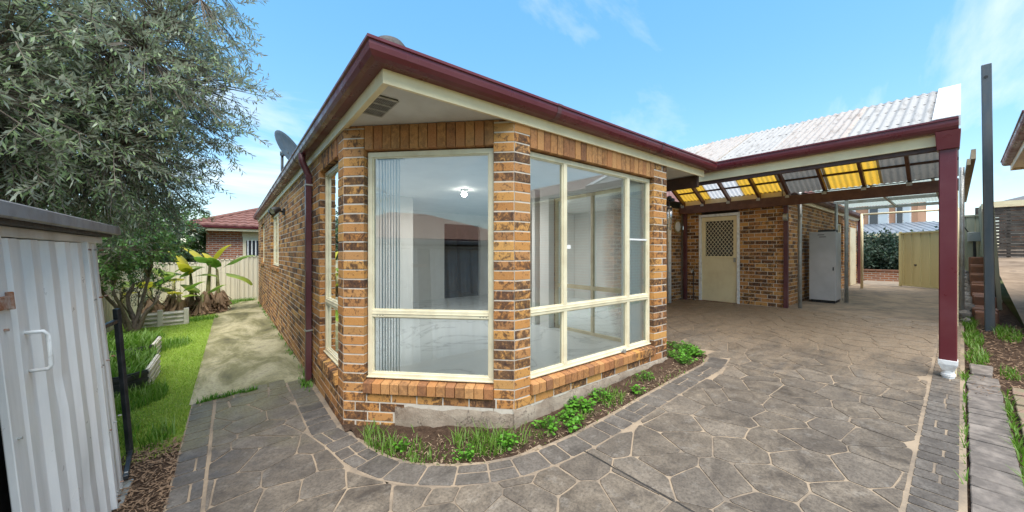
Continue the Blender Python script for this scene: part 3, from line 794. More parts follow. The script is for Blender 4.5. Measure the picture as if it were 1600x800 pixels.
for i, (fr, t0, t1, n0, n1, z0, z1, c, tl) in enumerate(bricks):
    t0 += rng.uniform(0, .0015); nj = n1+max(-.0014, min(.0025, rng.gauss(0, .0012))); l = round(t1-t0, 2); d = n1-n0; h = round(z1-z0, 3)
    l = t1-t0 if l > t1-t0+.004 else l
    hand = fr.d.x*fr.n.y-fr.d.y*fr.n.x      # >0: (t,n,z) right-handed
    ang = math.atan2(fr.d.y, fr.d.x)
    if i < NSINGLE:
        key = (round(l, 3), round(d, 2), h, tl, hand > 0, c)
        if key not in SH:
            v, f = brick_verts(key[0], d, h, tl)
            if hand < 0: v = [(a, -b, z) for a, b, z in v]
            else: f = [tuple(reversed(q)) for q in f]
            f = [tuple(reversed(q)) for q in f]
            me = bpy.data.meshes.new('brick'); me.from_pydata(v, [], f)
            bm = bmesh.new(); bm.from_mesh(me); bmesh.ops.recalc_face_normals(bm, faces=bm.faces); bm.to_mesh(me); bm.free()
            me.materials.append(M['brick_plain' if c in 'sr' else 'brick']); SH[key] = me
        nm = {'w': 'brick', 's': 'soldier_brick', 'r': 'sill_brick'}[c]
        o = bpy.data.objects.new(nm, SH[key]); p = fr.p(t0, n0+nj-n1, z0)
        o.location = Vector(p)-hx; o.rotation_euler = (rng.gauss(0, .003), 0, ang+rng.gauss(0, .003)); link(o, house)
    else:
        wk = [k for k in WALLS if WALLS[k] is fr][0]
        mass.setdefault('all', MB()); mb = mass['all']
        v, f = brick_verts(l, d, h, tl); b0 = len(mb.v); q = rng.random()
        for (a, b, z) in v: mb.v.append(fr.p(t0+a, n0+nj-n1+b, z0+z))
        for ff in f: mb.f.append(tuple(b0+j for j in ff)); mb.r.append(q)
for wk, mb in mass.items():
    me_r = mb.r; o = mb.build('brickwork', 'brick_mass', house); tag(o, kind='stuff')
# ---- slab edge: rough cast concrete
sl = MB()
def rough_strip(mb, fr, t0, t1, zt, zbf, n_out, seed):
    n_ = max(2, int((t1-t0)/.06)); rows = 5
    b0 = len(mb.v)
    for i in range(n_+1):
        t = t0+(t1-t0)*i/n_
        p0 = fr.p(t, 0, 0); zb = zbf(p0[0], p0[1])-.08
        for j in range(rows+1):
            z = zt+(zb-zt)*j/rows
            nn = n_out+.016*noise.noise((t*6, z*9, seed))+.010*noise.noise((t*17, z*22, seed+3))+(-.02 if j == 0 else 0)
            mb.v.append(fr.p(t, nn, z-(0.006*noise.noise((t*9, 2, seed)) if j == 0 else 0)))
    for i in range(n_):
        for j in range(rows):
            a = b0+i*(rows+1)+j; mb.f.append((a, a+1, a+rows+2, a+rows+1))
    for i in range(n_):   # top ledge
        a = b0+i*(rows+1); t = t0+(t1-t0)*i/n_; tn = t0+(t1-t0)*(i+1)/n_
        mb.quad(mb.v[a], mb.v[a+rows+1], fr.p(tn, -.1, zt-.003), fr.p(t, -.1, zt-.003))
rough_strip(sl, WALLS['bay'], .505, 1.605, SLAB+.0085, g, .006, 1.0)
rough_strip(sl, WALLS['right'], -.012, 2.56, SLAB+.0085, g, .012, 5.0)
rough_strip(sl, WALLS['ret'], 0.0, 2.2, SLAB+.0085, g, .004, 9.0)
sl.build('slab_edge', 'slab_concrete', house, smooth=True)

# ---- windows
def window(k, op, muls=(), transom=None, lower_muls=None, fw=.045, n_face=-.055, name='window', screens=()):
    fr = WALLS[k]; a, b, _, _, z0, z1 = op; a += .006; b -= .006; nb_, nf = n_face-.055, n_face
    f = MB(); e = .0
    f.fbox(fr, a, b, nb_, nf, z0, z0+fw); f.fbox(fr, a, b, nb_, nf, z1-fw, z1)
    f.fbox(fr, a, a+fw, nb_, nf-.001, z0+fw, z1-fw); f.fbox(fr, b-fw, b, nb_, nf-.001, z0+fw, z1-fw)
    # drip lip along the sill and stepped glazing bead
    f.fbox(fr, a-.003, b+.003, nf, nf+.018, z0+.004, z0+.018)
    zt = transom
    segs = [(z0+fw, z1-fw, muls)]
    if zt: 
        f.fbox(fr, a+fw, b-fw, nb_+.002, nf+.004, zt-.032, zt+.032); f.fbox(fr, a+fw, b-fw, nf+.004, nf+.010, zt-.004, zt+.004)
        segs = [(z0+fw, zt-.032, lower_muls if lower_muls is not None else muls), (zt+.032, z1-fw, muls)]
    root = f.build(name, 'cream_frame', house, bevel=.0025)
    for (p, q, ms) in segs:
        xs_ = [a+fw]+[v for m_ in ms for v in (m_-.024, m_+.024)]+[b-fw]
        for m_ in ms:
            mb = MB(); mb.fbox(fr, m_-.024, m_+.024, nb_+.003, nf+.002, p, q); mb.build('mullion', 'cream_frame', root, bevel=.0025)
        for i in range(0, len(xs_), 2):
            gp = MB(); gn = -.085+.002*i*0
            gp.quad(fr.p(xs_[i]-.006, gn, p-.006), fr.p(xs_[i+1]+.006, gn, p-.006), fr.p(xs_[i+1]+.006, gn, q+.006), fr.p(xs_[i]-.006, gn, q+.006))
            gp.build('pane', 'glass', root, fix=False)
            bd = MB(); w_ = .010
            bd.fbox(fr, xs_[i], xs_[i+1], -.083, nf-.012, p, p+w_); bd.fbox(fr, xs_[i], xs_[i+1], -.083, nf-.012, q-w_, q)
            bd.fbox(fr, xs_[i], xs_[i]+w_, -.083, nf-.013, p+w_, q-w_); bd.fbox(fr, xs_[i+1]-w_, xs_[i+1], -.083, nf-.013, p+w_, q-w_)
            bd.build('glazing_bead', 'cream_frame', root)
    return root
wl = window('left', OPEN['left'][0], (), 1.02)
wb = window('bay', OPEN['bay'][0], (), 1.02)
for (tt) in (.30, 1.27):
    for zz_ in (1.02, .448):
        dm = MB()
        for q in range(3): dm.fbox(WALLS['bay'], tt+q*.028, tt+q*.028+.012, -.0515 if zz_ > 1 else -.0555, -.0500 if zz_ > 1 else -.0540, zz_-.018, zz_-.013)
        dm.build('drain_slot', 'vent_dark', wb)
wr = window('right', OPEN['right'][0], (.695, 1.775), 1.03)
sb = MB(); fr = WALLS['right']
sb.fbox(fr, 1.80, 2.195, -.082, -.066, 1.732, 1.752); sb.build('sash_rail', 'white_pvc', wr)
sb = MB(); sb.fbox(fr, .745, .80, -.0835, -.0825, 1.62, 1.66); sb.build('paper_sticker', 'white_pvc', wr)
sb = MB(); sb.fbox(fr, 1.60, 1.68, -.055, -.030, .43, .452); sb.fbox(fr, 1.625, 1.65, -.03, .0, .425, .470); sb.build('window_latch', 'galvanised', wr, bevel=.003)
window('left', OPEN['left'][1], (6.5,), None); window('left', OPEN['left'][2], (), None); window('side', OPEN['side'][0], (), None)
window('ret', OPEN['ret'][0], (1.15,), 1.03, name='glass_door')

# ---- room seen through the glass
fl = MB(); fl.v = [(x, y, .30) for x, y in [(1.0, 3.55), (1.95, 2.55), (4.38, 2.55), (4.38, 4.8), (8.6, 4.8), (8.6, 9.0), (1.0, 9.0)]]; fl.f = [tuple(range(7))]; fl.build('marble_floor', 'marble_floor', house, fix=False)
ce = MB(); ce.v = [(x, y, 2.701) for x, y in [(1.0, 9.0), (8.6, 9.0), (8.6, 4.8), (4.38, 4.8), (4.38, 2.55), (1.95, 2.55), (1.0, 3.55)]]; ce.f = [tuple(range(7))]; ce.build('ceiling', 'white_plaster', house, fix=False)
iw = MB(); iw.box(1.0, 4.7, 9.0, 9.1, .3, 2.7); iw.box(5.9, 8.6, 9.0, 9.1, .3, 2.7); iw.box(4.7, 5.9, 9.0, 9.1, 2.4, 2.7)
iw.box(8.6, 8.7, 4.8, 9.1, .3, 2.7); iw.box(4.25, 8.6, 4.72, 4.80, .3, 2.7); iw.box(1.06, 2.9, 6.9, 7.0, .3, 2.7)
iw.build('partition_wall', 'white_plaster', house)
hl = MB(); hl.box(4.5, 6.1, 10.6, 10.7, .3, 2.7); hl.box(4.5, 4.6, 9.1, 10.6, .3, 2.7); hl.box(6.0, 6.1, 9.1, 10.6, .3, 2.7); hl.box(4.5, 6.1, 9.1, 10.7, 2.71, 2.75); hl.box(4.5, 6.1, 9.1, 10.7, .2, .295); hl.build('hallway', 'hall_shade', house)  # hall beyond the doorway, its darkness painted on
pl = thing('ceiling_lamp', 'small lit globe lamp on the white room ceiling behind the bay glass', 'lamp', (3.24, 5.46, 2.70))
MB().lathe((3.24, 5.46, 2.66), [(.06, 0.0), (.065, .02), (.05, .04)], 16).build('lamp_base', 'white_pvc', pl, smooth=True)
mb = MB(); mb.lathe((3.24, 5.46, 2.565), [(.004, 0), (.035, .01), (.05, .04), (.05, .06), (.03, .093)], 16).build('globe', 'lamp_glow', pl, smooth=True)
ld_ = bpy.data.lights.new('lamp_light', 'AREA'); ld_.energy = 14; ld_.shape = 'DISK'; ld_.size = .12; ld_.color = (1, .96, .90); lo_ = bpy.data.objects.new('lamp_light', ld_); lo_.location = (0, 0, -.15); link(lo_, pl)
def blind(fr, t0, t1, n_, ang, label, z0=.46, nn=-.172, w_=.089):
    c0 = fr.p((t0+t1)/2, nn, z0); root = thing('vertical_blind', label, 'blind', c0)
    mb = MB(); mb.fbox(fr, t0, t1+.03, nn-.02, nn+.02, 2.462, 2.505); mb.build('head_rail', 'white_pvc', root)
    for i in range(n_):
        t = t0+(t1-t0)*(i+.5)/n_; a = ang+rng.uniform(-.08, .08); mb = MB(); pts = []
        for j in range(5):
            u = (j/4-.5)*w_; bow = .006*(1-(2*j/4-1)**2); pts.append((t+u*math.cos(a)-bow*math.sin(a), nn+u*math.sin(a)+bow*math.cos(a)))
        for j in range(4):
            (p, q), (r_, s_) = pts[j], pts[j+1]; mb.quad(fr.p(p, q, z0), fr.p(r_, s_, z0), fr.p(r_, s_, 2.465), fr.p(p, q, 2.465))
        mb.build('slat', 'blind_fabric', root, smooth=True, fix=False)
blind(WALLS['bay'], .255, .48, 8, R(58), 'white vertical blind drawn to one side behind the bay window glass')
blind(WALLS['right'], 1.83, 2.19, 6, R(12), 'white vertical blind hanging closed behind the narrow sash pane beside the wall end')

# ---- fascia, soffit, gutters, roof
def gutter(mb, pts, outs, z0=2.885, w_=.125, h=.115):
    """quad gutter profile swept along pts; outs = outward direction of each point (mitred)"""
    prof = [(0, 0), (w_*.55, 0), (w_*.80, .012), (w_*.95, .04), (w_, .07), (w_, h-.022), (w_+.012, h-.018), (w_+.012, h), (w_-.006, h), (w_-.006, h-.03), (w_*.9, .05), (w_*.5, .012), (.006, .012), (.006, h), (0, h)]
    base = len(mb.v); k = len(prof)
    for p, o in zip(pts, outs):
        for x, y in prof: mb.v.append((p[0]+o[0]*x, p[1]+o[1]*x, z0+y))
    for i in range(len(pts)-1):
        for j in range(k):
            a = base+i*k+j; b = base+i*k+(j+1) % k; mb.f.append((a, b, b+k, a+k))
    mb.f.append(tuple(base+j for j in range(k))); e = base+(len(pts)-1)*k; mb.f.append(tuple(e+j for j in reversed(range(k))))
gm = MB(); gutter(gm, [(.788, 16.3), (.788, 2.374), (5.64, 2.374)], [(-1, 0), (-1, -1), (0, -1)], 2.80); gm.build('gutter', 'burgundy', house)
for x in (2.3, 4.1):
    gj = MB(); gutter(gj, [(x, 2.3735), (x+.05, 2.3735)], [(0, -1), (0, -1)], 2.798, .1285, .118); gj.build('gutter_joiner', 'burgundy_dull', house)
for y in (5.6, 9.0, 12.5):
    gj = MB(); gutter(gj, [(.7875, y), (.7875, y+.05)], [(-1, 0), (-1, 0)], 2.798, .1285, .118); gj.build('gutter_joiner', 'burgundy_dull', house)
fm = MB()
fm.hexa([(.790, 2.376, 2.705), (.812, 2.398, 2.705), (.812, 16.25, 2.705), (.790, 16.25, 2.705), (.790, 2.376, 2.90), (.812, 2.398, 2.90), (.812, 16.25, 2.90), (.790, 16.25, 2.90)])
fm.hexa([(.790, 2.376, 2.705), (5.52, 2.376, 2.705), (5.52, 2.398, 2.705), (.812, 2.398, 2.705), (.790, 2.376, 2.90), (5.52, 2.376, 2.90), (5.52, 2.398, 2.90), (.812, 2.398, 2.90)])
fm.build('fascia', 'cream_paint', house)
fq = MB(); fq.hexa([(.813, 2.40, 2.72), (.845, 2.40, 2.72), (.845, 3.49, 2.72), (.813, 3.52, 2.72), (.813, 2.40, 2.742), (.845, 2.40, 2.742), (.845, 3.49, 2.742), (.813, 3.52, 2.742)])
fq.box(.846, 1.90, 2.399, 2.431, 2.72, 2.742); fq.build('soffit_mould', 'cream_paint', house)
sm = MB(); sm.v = [(.813, 2.399, 2.7435), (5.50, 2.399, 2.7435), (5.50, 4.6, 2.7435), (4.45, 4.6, 2.7435), (4.45, 2.52, 2.7435), (1.9, 2.52, 2.7435), (.95, 3.53, 2.7435), (.813, 3.53, 2.7435)]; sm.f = [tuple(range(8))]
sm.build('soffit', 'soffit', house, fix=False)
vn = MB(); vn.box(.83, 1.00, 2.66, 3.05, 2.733, 2.743); so_ = vn.build('soffit_vent', 'vent_dark', house)
vg = MB()
for y0, y1 in ((2.655, 2.672), (2.785, 2.797), (2.912, 2.924), (3.037, 3.054)): vg.box(.825, 1.005, y0, y1, 2.725, 2.7325)
for x0, x1 in ((.824, .836), (.994, 1.006)): vg.box(x0, x1, 2.654, 3.055, 2.7255, 2.7322)
for i in range(15): vg.box(.838+i*.0105, .841+i*.0105, 2.672, 3.037, 2.7272, 2.7318)
vg.build('vent_grille', 'vent_grid', so_)
def hip(name, x0, x1, y0, y1, z, mat, pitch=.414, parent=None):
    w_ = min(x1-x0, y1-y0)/2; r_ = z+w_*pitch; mb = MB()
    if y1-y0 > x1-x0: A, B = ((x0+x1)/2, y0+w_, r_), ((x0+x1)/2, y1-w_, r_)
    else: A, B = (x0+w_, (y0+y1)/2, r_), (x1-w_, (y0+y1)/2, r_)
    c = [(x0, y0, z), (x1, y0, z), (x1, y1, z), (x0, y1, z)]
    if y1-y0 > x1-x0: mb.quad(c[0], c[1], A); mb.quad(c[1], c[2], B, A); mb.quad(c[2], c[3], B); mb.quad(c[3], c[0], A, B)
    else: mb.quad(c[3], c[0], A); mb.quad(c[0], c[1], B, A); mb.quad(c[1], c[2], B); mb.quad(c[2], c[3], A, B)
    mb.quad(*reversed(c)); return mb.build(name, mat, parent)
rf = hip('roof', .76, 5.60, 2.35, 16.25, 2.93, 'roof_tile', parent=house)
hip('roof', 5.61, 18.15, 4.66, 16.2, 2.931, 'roof_tile', parent=house); hip('roof', 9.36, 18.15, 2.35, 6.4, 2.935, 'roof_tile', parent=house)
# eave over the side wall and door wall
ev = MB(); ev.box(9.335, 18.2, 2.34, 2.396, 2.745, 2.90); ev.box(9.315, 9.337, 2.41, 4.6, 2.785, 2.90); ev.build('rear_fascia', 'cream_paint', house)
gm = MB(); gutter(gm, [(9.45, 2.338), (18.2, 2.338)], [(0, -1), (0, -1)], 2.83); gm.build('rear_gutter', 'burgundy_dull', house)
# roof vent and downpipes
tv = thing('roof_vent', 'dark dome shaped turbine vent peeping over the gutter corner', 'vent', (1.05, 2.99, 3.0))
zt = 3.02; MB().lathe((1.05, 2.99, zt-.06), [(.10, 0), (.10, .175), (.11, .185)], 18).build('vent_neck', 'vent_dark', tv)
MB().lathe((1.05, 2.99, zt+.115), [(.12, 0), (.155, .05), (.165, .10), (.15, .16), (.11, .21), (.05, .235), (.005, .24)], 24).build('vent_dome', 'vent_dark', tv, smooth=True)
dp = MB(); Y0 = 5.10
dp.box(.735, .800, Y0-.04, Y0+.06, -.085, 2.56); dp.build('downpipe', 'burgundy_dull', house, bevel=.006)
dp2 = MB(); dp2.tube([(.70, Y0+.01, 2.815), (.70, Y0+.01, 2.72), (.735, Y0+.01, 2.64), (.767, Y0+.01, 2.56), (.767, Y0+.01, 2.50)], .040, 10); dp2.build('downpipe_offset', 'burgundy_dull', house, smooth=True)
st = MB()
for z in (2.42, .60): st.box(.731, .811, Y0-.046, Y0+.066, z, z+.018)
st.build('pipe_strap', 'galvanised', house)

# ---- screen door in the carport wall
fr = WALLS['door']; a, b = .48, 1.345
dm = MB(); dm.fbox(fr, a-.03, a+.03, -.1, .018, .38, 2.47); dm.fbox(fr, b-.03, b+.03, -.1, .018, .38, 2.47); dm.fbox(fr, a-.03, b+.03, -.1, .022, 2.47, 2.535); dfr = dm.build('door_frame', 'white_pvc', house, bevel=.004)
ld = MB(); ld.fbox(fr, a+.032, b-.032, -.06, -.02, .39, 1.46); ld.fbox(fr, a+.032, a+.115, -.06, -.018, 1.46, 2.465); ld.fbox(fr, b-.115, b-.032, -.06, -.018, 1.46, 2.465); ld.fbox(fr, a+.115, b-.115, -.06, -.018, 2.36, 2.465); ld.fbox(fr, a+.115, b-.115, -.0185, -.010, 1.455, 1.50)
door = ld.build('screen_door', 'door_cream', house, bevel=.002)
bk = MB(); bk.fbox(fr, a+.11, b-.11, -.075, -.065, 1.45, 2.37); bk.build('insect_mesh', 'vent_dark', door)
gr = MB(); sx0, sx1, sz0, sz1 = a+.115, b-.115, 1.46, 2.36
def clipseg(p, q):
    t0, t1 = 0, 1; dx, dz = q[0]-p[0], q[1]-p[1]
    for pp, qq in ((-dx, p[0]-sx0), (dx, sx1-p[0]), (-dz, p[1]-sz0), (dz, sz1-p[1])):
        if pp == 0: continue
        r_ = qq/pp
        if pp < 0: t0 = max(t0, r_)
        else: t1 = min(t1, r_)
    return None if t0 >= t1 else ((p[0]+dx*t0, p[1]+dz*t0), (p[0]+dx*t1, p[1]+dz*t1))
for i in range(-12, 24):
    for sg in (1, -1):
        c = sx0+i*.082
        s_ = clipseg((c, sz0), (c+sg*.9*.75, sz1))
        if s_:
            (p, q), (r_, t_) = s_; nn = -.045 if sg > 0 else -.050
            gr.bar(fr.p(p, nn, q), fr.p(r_, nn, t_), .010, .004, up=(fr.n.x, fr.n.y, 0))
gr.build('diamond_grille', 'cream_frame', door, fix=False)
MB().fbox(fr, b-.10, b-.06, -.018, .02, 1.36, 1.46).build('door_lock', 'galvanised', door, bevel=.003)
MB().fbox(fr, a-.05, b+.05, -.1, .03, .355, .385).build('door_step', 'terracotta', house)

# ================================================================== CARPORT
cp = thing('carport', 'gabled carport with weathered white corrugated roof, brown rafters and burgundy gutter', 'carport', (6.05, .1, g(6.05, .1)))
RIDX, RIDZ = 7.70, 3.83
F0, F1 = (5.93, 2.985), (9.47, 2.86)
kinds = ['sheet_grey', 'sheet_yellow', 'sheet_grey', 'sheet_yellow', 'sheet_white', 'sheet_yellow']
edges = [.05, .92, 1.65, 2.40, 3.13, 3.87, 4.62]
def corr_sheet(p0, p1, y0, y1, mat, pitch=.085, amp=.011, lift=0.0):
    n_ = int(round((y1-y0)/(pitch/6))); mb = MB(); dx, dz = p1[0]-p0[0], p1[1]-p0[1]; l = math.hypot(dx, dz); nx, nz = -dz/l, dx/l
    if nz < 0: nx, nz = -nx, -nz
    for i in range(n_+1):
        y = y0-.02+(y1-y0+.04)*i/n_; h = amp*math.cos(2*math.pi*y/pitch)+lift
        for j in range(4):
            s_ = j/3; hh = h+.004*noise.noise((y*3, s_*4, p0[0])); mb.v.append((p0[0]+dx*s_+nx*hh, y, p0[1]+dz*s_+nz*hh))
    for i in range(n_):
        for j in range(3):
            a = i*4+j; mb.f.append((a, a+1, a+5, a+4))
    return mb.build('roof_sheet', mat, cp, smooth=True, fix=False)
for i in range(6):
    corr_sheet(F0, (RIDX, RIDZ), edges[i], edges[i+1], kinds[i], lift=.004*(i % 2)); corr_sheet((RIDX, RIDZ), F1, edges[i], edges[i+1], kinds[i], lift=.004*(i % 2))
rc = MB(); rc.hexa([(RIDX-.14, .02, RIDZ-.04), (RIDX, .02, RIDZ+.02), (RIDX, 4.62, RIDZ+.02), (RIDX-.14, 4.62, RIDZ-.04), (RIDX-.14, .02, RIDZ-.036), (RIDX, .02, RIDZ+.024), (RIDX, 4.62, RIDZ+.024), (RIDX-.14, 4.62, RIDZ-.036)])
bf = MB()   # flat white flashing over the gable edge
bf.hexa([(5.93, .02, 3.005), (5.93, .20, 3.005), (RIDX, .20, RIDZ+.018), (RIDX, .02, RIDZ+.018), (5.93, .02, 3.012), (5.93, .20, 3.012), (RIDX, .20, RIDZ+.025), (RIDX, .02, RIDZ+.025)])
bf.hexa([(5.93, .008, 2.90), (5.93, .02, 2.90), (RIDX, .02, RIDZ-.09), (RIDX, .008, RIDZ-.09), (5.93, .008, 3.012), (5.93, .02, 3.012), (RIDX, .02, RIDZ+.025), (RIDX, .008, RIDZ+.025)])
bf.build('edge_flashing', 'roof_cap_white', cp)
gm = MB(); gutter(gm, [(6.02, 2.62), (6.02, .02)], [(-1, 0), (-1, 0)], 2.865, .12, .125); gm.build('gutter', 'burgundy', cp)
MB().box(6.022, 6.045, .09, 4.55, 2.742, 2.90).build('fascia_board', 'cream_paint', cp)
MB().box(6.05, 6.10, .06, 4.58, 2.69, 2.88).build('front_beam', 'timber_dark', cp, bevel=.004)
MB().box(9.20, 9.27, .03, 4.58, 2.585, 2.785).build('back_beam', 'timber', cp, bevel=.004)
MB().box(5.44, 5.50, 2.44, 4.58, 2.56, 2.735).build('soffit_beam', 'timber_dark', cp, bevel=.004)
for y in (.08, .565, 1.13, 1.69, 2.286, 2.81, 3.42, 4.01, 4.5):
    rm = MB(); rm.bar((6.075, y, 2.86), (RIDX-.01, y, RIDZ-.115), .045, .10); rm.build('rafter', 'timber', cp)
    rm = MB(); rm.bar((RIDX+.01, y, RIDZ-.115), (9.36, y, 2.79), .045, .10); rm.build('rafter', 'timber', cp)
    MB().box(9.19, 9.20, y-.035, y+.035, 2.74, 2.80).build('joist_plate', 'galvanised', cp)
def onslope(x): 
    return RIDZ-.035+(F0[1]-RIDZ)*(RIDX-x)/(RIDX-F0[0]) if x < RIDX else RIDZ-.035+(F1[1]-RIDZ)*(x-RIDX)/(F1[0]-RIDX)
for x in (6.2, 7.0, 7.6, 7.85, 8.5, 9.02):
    bt = MB(); bt.bar((x, .03, onslope(x)), (x, 4.6, onslope(x)), .06, .035); bt.build('batten', 'timber_dark', cp)
MB().bar((RIDX, .03, RIDZ-.12), (RIDX, 4.6, RIDZ-.12), .035, .14).build('ridge_board', 'timber_dark', cp)
pm = MB(); pm.box(6.105, 6.175, .035, .105, g(6.1, .1)-.05, 2.86); pm.build('post', 'cream_paint', cp, bevel=.004)
pm = MB(); pm.box(9.20, 9.27, .035, .105, g(9.2, .1)-.05, 2.585); pm.build('post', 'cream_paint', cp, bevel=.004)
# downpipe with rainhead and pvc boot
gz = g(6.03, .1)
dpp = MB(); dpp.box(5.975, 6.10, .03, .155, gz+.19, 2.72); dpo = dpp.build('downpipe', 'burgundy', cp, bevel=.008)
rh = MB(); rh.hexa([(5.95, .015, 2.68), (6.10, .015, 2.68), (6.10, .17, 2.68), (5.95, .17, 2.68), (5.92, .005, 2.87), (6.10, .005, 2.87), (6.10, .18, 2.87), (5.92, .18, 2.87)]); rh.build('rainhead', 'burgundy', dpo, bevel=.004)
bt = MB(); bt.hexa([(5.990, .050, gz+.085), (6.080, .050, gz+.085), (6.080, .135, gz+.085), (5.990, .135, gz+.085), (5.970, .026, gz+.15), (6.104, .026, gz+.15), (6.104, .160, gz+.15), (5.970, .160, gz+.15)])
bt.box(5.968, 6.106, .024, .162, gz+.15, gz+.20); bt.tube([(6.035, .092, gz-.02), (6.035, .092, gz+.11)], .046, 16); bt.tube([(6.035, .092, gz+.02), (6.035, .092, gz+.05)], .053, 16)
bt.build('pipe_boot', 'white_pvc', dpo, bevel=.003)
# cable under the roof
cb = MB(); cb.tube([(9.18, .2, 2.83), (9.17, .7, 2.80), (9.17, 1.4, 2.805), (9.17, 2.2, 2.79)], .008, 6); cb.build('cable', 'rubber_black', cp)

# wind chime, clock, pipes, taps in the recess
wc = thing('wind_chime', 'wind chime of pale metal tubes hanging under the brown beam', 'wind chime', (5.30, 2.80, 2.56))
MB().tube([(5.30, 2.80, 2.57), (5.30, 2.80, 2.33)], .003, 5).build('hanging_cord', 'rubber_black', wc)
mb = MB()
for k in range(5):
    a = k*1.257; mb.lathe((5.30+.05*math.cos(a), 2.80+.05*math.sin(a), 2.36+.03*(k % 2)), [(.01, 0), (.035, .02), (.03, .05), (.005, .06)], 8)
mb.build('metal_ornament', 'black_metal', wc, smooth=True)
MB().lathe((5.30, 2.80, 2.26), [(.05, 0), (.05, .015), (.01, .02), (.01, .10)], 12).build('chime_disc', 'timber_dark', wc)
for k in range(6):
    a = k*1.047; MB().tube([(5.30+.035*math.cos(a), 2.80+.035*math.sin(a), 1.93+.02*k), (5.30+.035*math.cos(a), 2.80+.035*math.sin(a), 2.265)], .009, 8).build('chime_tube', 'chrome', wc, smooth=True)
wck = thing('wall_clock', 'round brass thermometer dial on the brick wall beside the screen door', 'dial', (9.2, 4.585, 2.2))
mb = MB(); mb.tube([(9.12, 4.585, 2.26), (9.12, 4.60, 2.26)], .17, 24); mb.build('dial_back', 'brass', wck)
mb = MB(); mb.tube([(9.12, 4.575, 2.26), (9.12, 4.584, 2.26)], .13, 24); mb.build('dial_face', 'white_pvc', wck)
pw = MB(); pw.tube([(8.62, 4.55, .33), (8.62, 4.55, 2.74)], .05, 12); pw.build('waste_pipe', 'white_pvc', house, smooth=True)
pw = MB(); pw.box(9.28, 9.345, 4.44, 4.52, .36, 2.60); pw.build('downpipe', 'burgundy_dull', house, bevel=.004)
tp = thing('garden_tap', 'small grey tap on thin pipe beside the screen door', 'tap', (9.32, 4.28, .36))
MB().tube([(9.325, 4.28, .355), (9.325, 4.28, 1.16)], .012, 8).build('riser_pipe', 'vent_dark', tp)
mb = MB(); mb.tube([(9.325, 4.28, 1.12), (9.23, 4.28, 1.12), (9.22, 4.28, 1.07)], .014, 8); mb.tube([(9.27, 4.25, 1.165), (9.27, 4.31, 1.165)], .008, 6); mb.tube([(9.27, 4.28, 1.12), (9.27, 4.28, 1.165)], .008, 6); mb.build('spout', 'chrome', tp)
# flood light on left wall
fl_ = thing('flood_light', 'black twin spotlight fixed high on the left brick wall', 'light', (.80, 8.0, 2.36))
MB().box(.775, .811, 7.93, 8.07, 2.30, 2.42).build('mounting_box', 'rubber_black', fl_, bevel=.006)
for s_ in (-1, 1):
    mb = MB(); mb.tube([(.78, 8.0+.04*s_, 2.36), (.73, 8.0+.07*s_, 2.37), (.70, 8.0+.09*s_, 2.38)], .012, 6)
    mb.tube([(.72, 8.0+.09*s_, 2.40), (.66, 8.0+.13*s_, 2.375), (.60, 8.0+.17*s_, 2.345)], [.035, .058, .066], 14); mb.build('lamp_head', 'rubber_black', fl_, smooth=True)
    mb = MB(); mb.tube([(.599, 8.0+.1706*s_, 2.3446), (.592, 8.0+.175*s_, 2.341)], .058, 14); mb.build('lens', 'chrome', fl_)
# satellite dish
ds = thing('satellite_dish', 'dark grey satellite dish on a pole above the left gutter', 'satellite dish', (.95, 9.9, 2.95))
mb = MB(); mb.tube([(.95, 9.9, 2.95), (.95, 9.9, 3.92)], .03, 10); mb.tube([(.95, 9.9, 3.86), (.95, 9.9, 3.95)], .045, 10); mb.build('mast', 'dish_grey', ds, smooth=True)
dm = MB(); ctr = Vector((1.02, 9.55, 3.86)); ax = Vector((.75, -.58, .45)).normalized(); u = ax.orthogonal().normalized(); v_ = ax.cross(u)
rings = 7; seg = 28
for i in range(rings+1):
    r_ = .40*i/rings; h = .10*(i/rings)**2
    for j in range(seg):
        a = 2*math.pi*j/seg; dm.v.append(tuple(ctr+u*r_*1.2*math.cos(a)+v_*r_*1.25*math.sin(a)+ax*h))
for i in range(rings):
    for j in range(seg):
        a = i*seg+j; b = i*seg+(j+1) % seg; dm.f.append((a, b, b+seg, a+seg))
o = dm.build('reflector', 'dish_grey', ds, smooth=True, fix=False); md = o.modifiers.new('t', 'SOLIDIFY'); md.thickness = .008
MB().bar((.95, 9.9, 3.88), tuple(ctr), .06, .06).build('bracket', 'dish_grey', ds)
tip = ctr+ax*.42-v_*.02
mb = MB(); mb.tube([tuple(ctr-v_*.36), tuple(ctr-v_*.30+ax*.22), tuple(tip)], .010, 6); mb.build('feed_arm', 'dish_grey', ds)
mb = MB(); mb.tube([tuple(tip), tuple(tip-ax*.07)], [.022, .03], 10); mb.build('receiver', 'rubber_black', ds)

# ================================================================== BEHIND THE CARPORT
cab = thing('metal_cabinet', 'tall plain grey metal cabinet standing against the brick side wall', 'cabinet', (11.2, 2.05, .41))
MB().box(10.94, 11.50, 1.80, 2.27, .47, 2.06).build('body', 'cabinet_grey', cab, bevel=.008)
MB().box(10.90, 10.938, 1.795, 2.275, .47, 2.07).build('cabinet_door', 'cabinet_grey', cab, bevel=.006)
MB().box(10.885, 10.90, 1.83, 1.85, 1.17, 1.25).build('handle', 'black_metal', cab, bevel=.003)
MB().box(10.96, 11.48, 1.82, 2.25, .405, .47).build('plinth', 'vent_dark', cab)
MB().box(10.93, 11.3, 1.82, 2.12, 2.06, 2.12).build('top_vent', 'vent_dark', cab, bevel=.005)
mb = MB()
for k in range(2): mb.box(10.8985, 10.8995, 2.0-.03*k, 2.12-.03*k, 1.995-.05*k, 2.01-.05*k)
mb.build('name_plate', 'black_metal', cab)
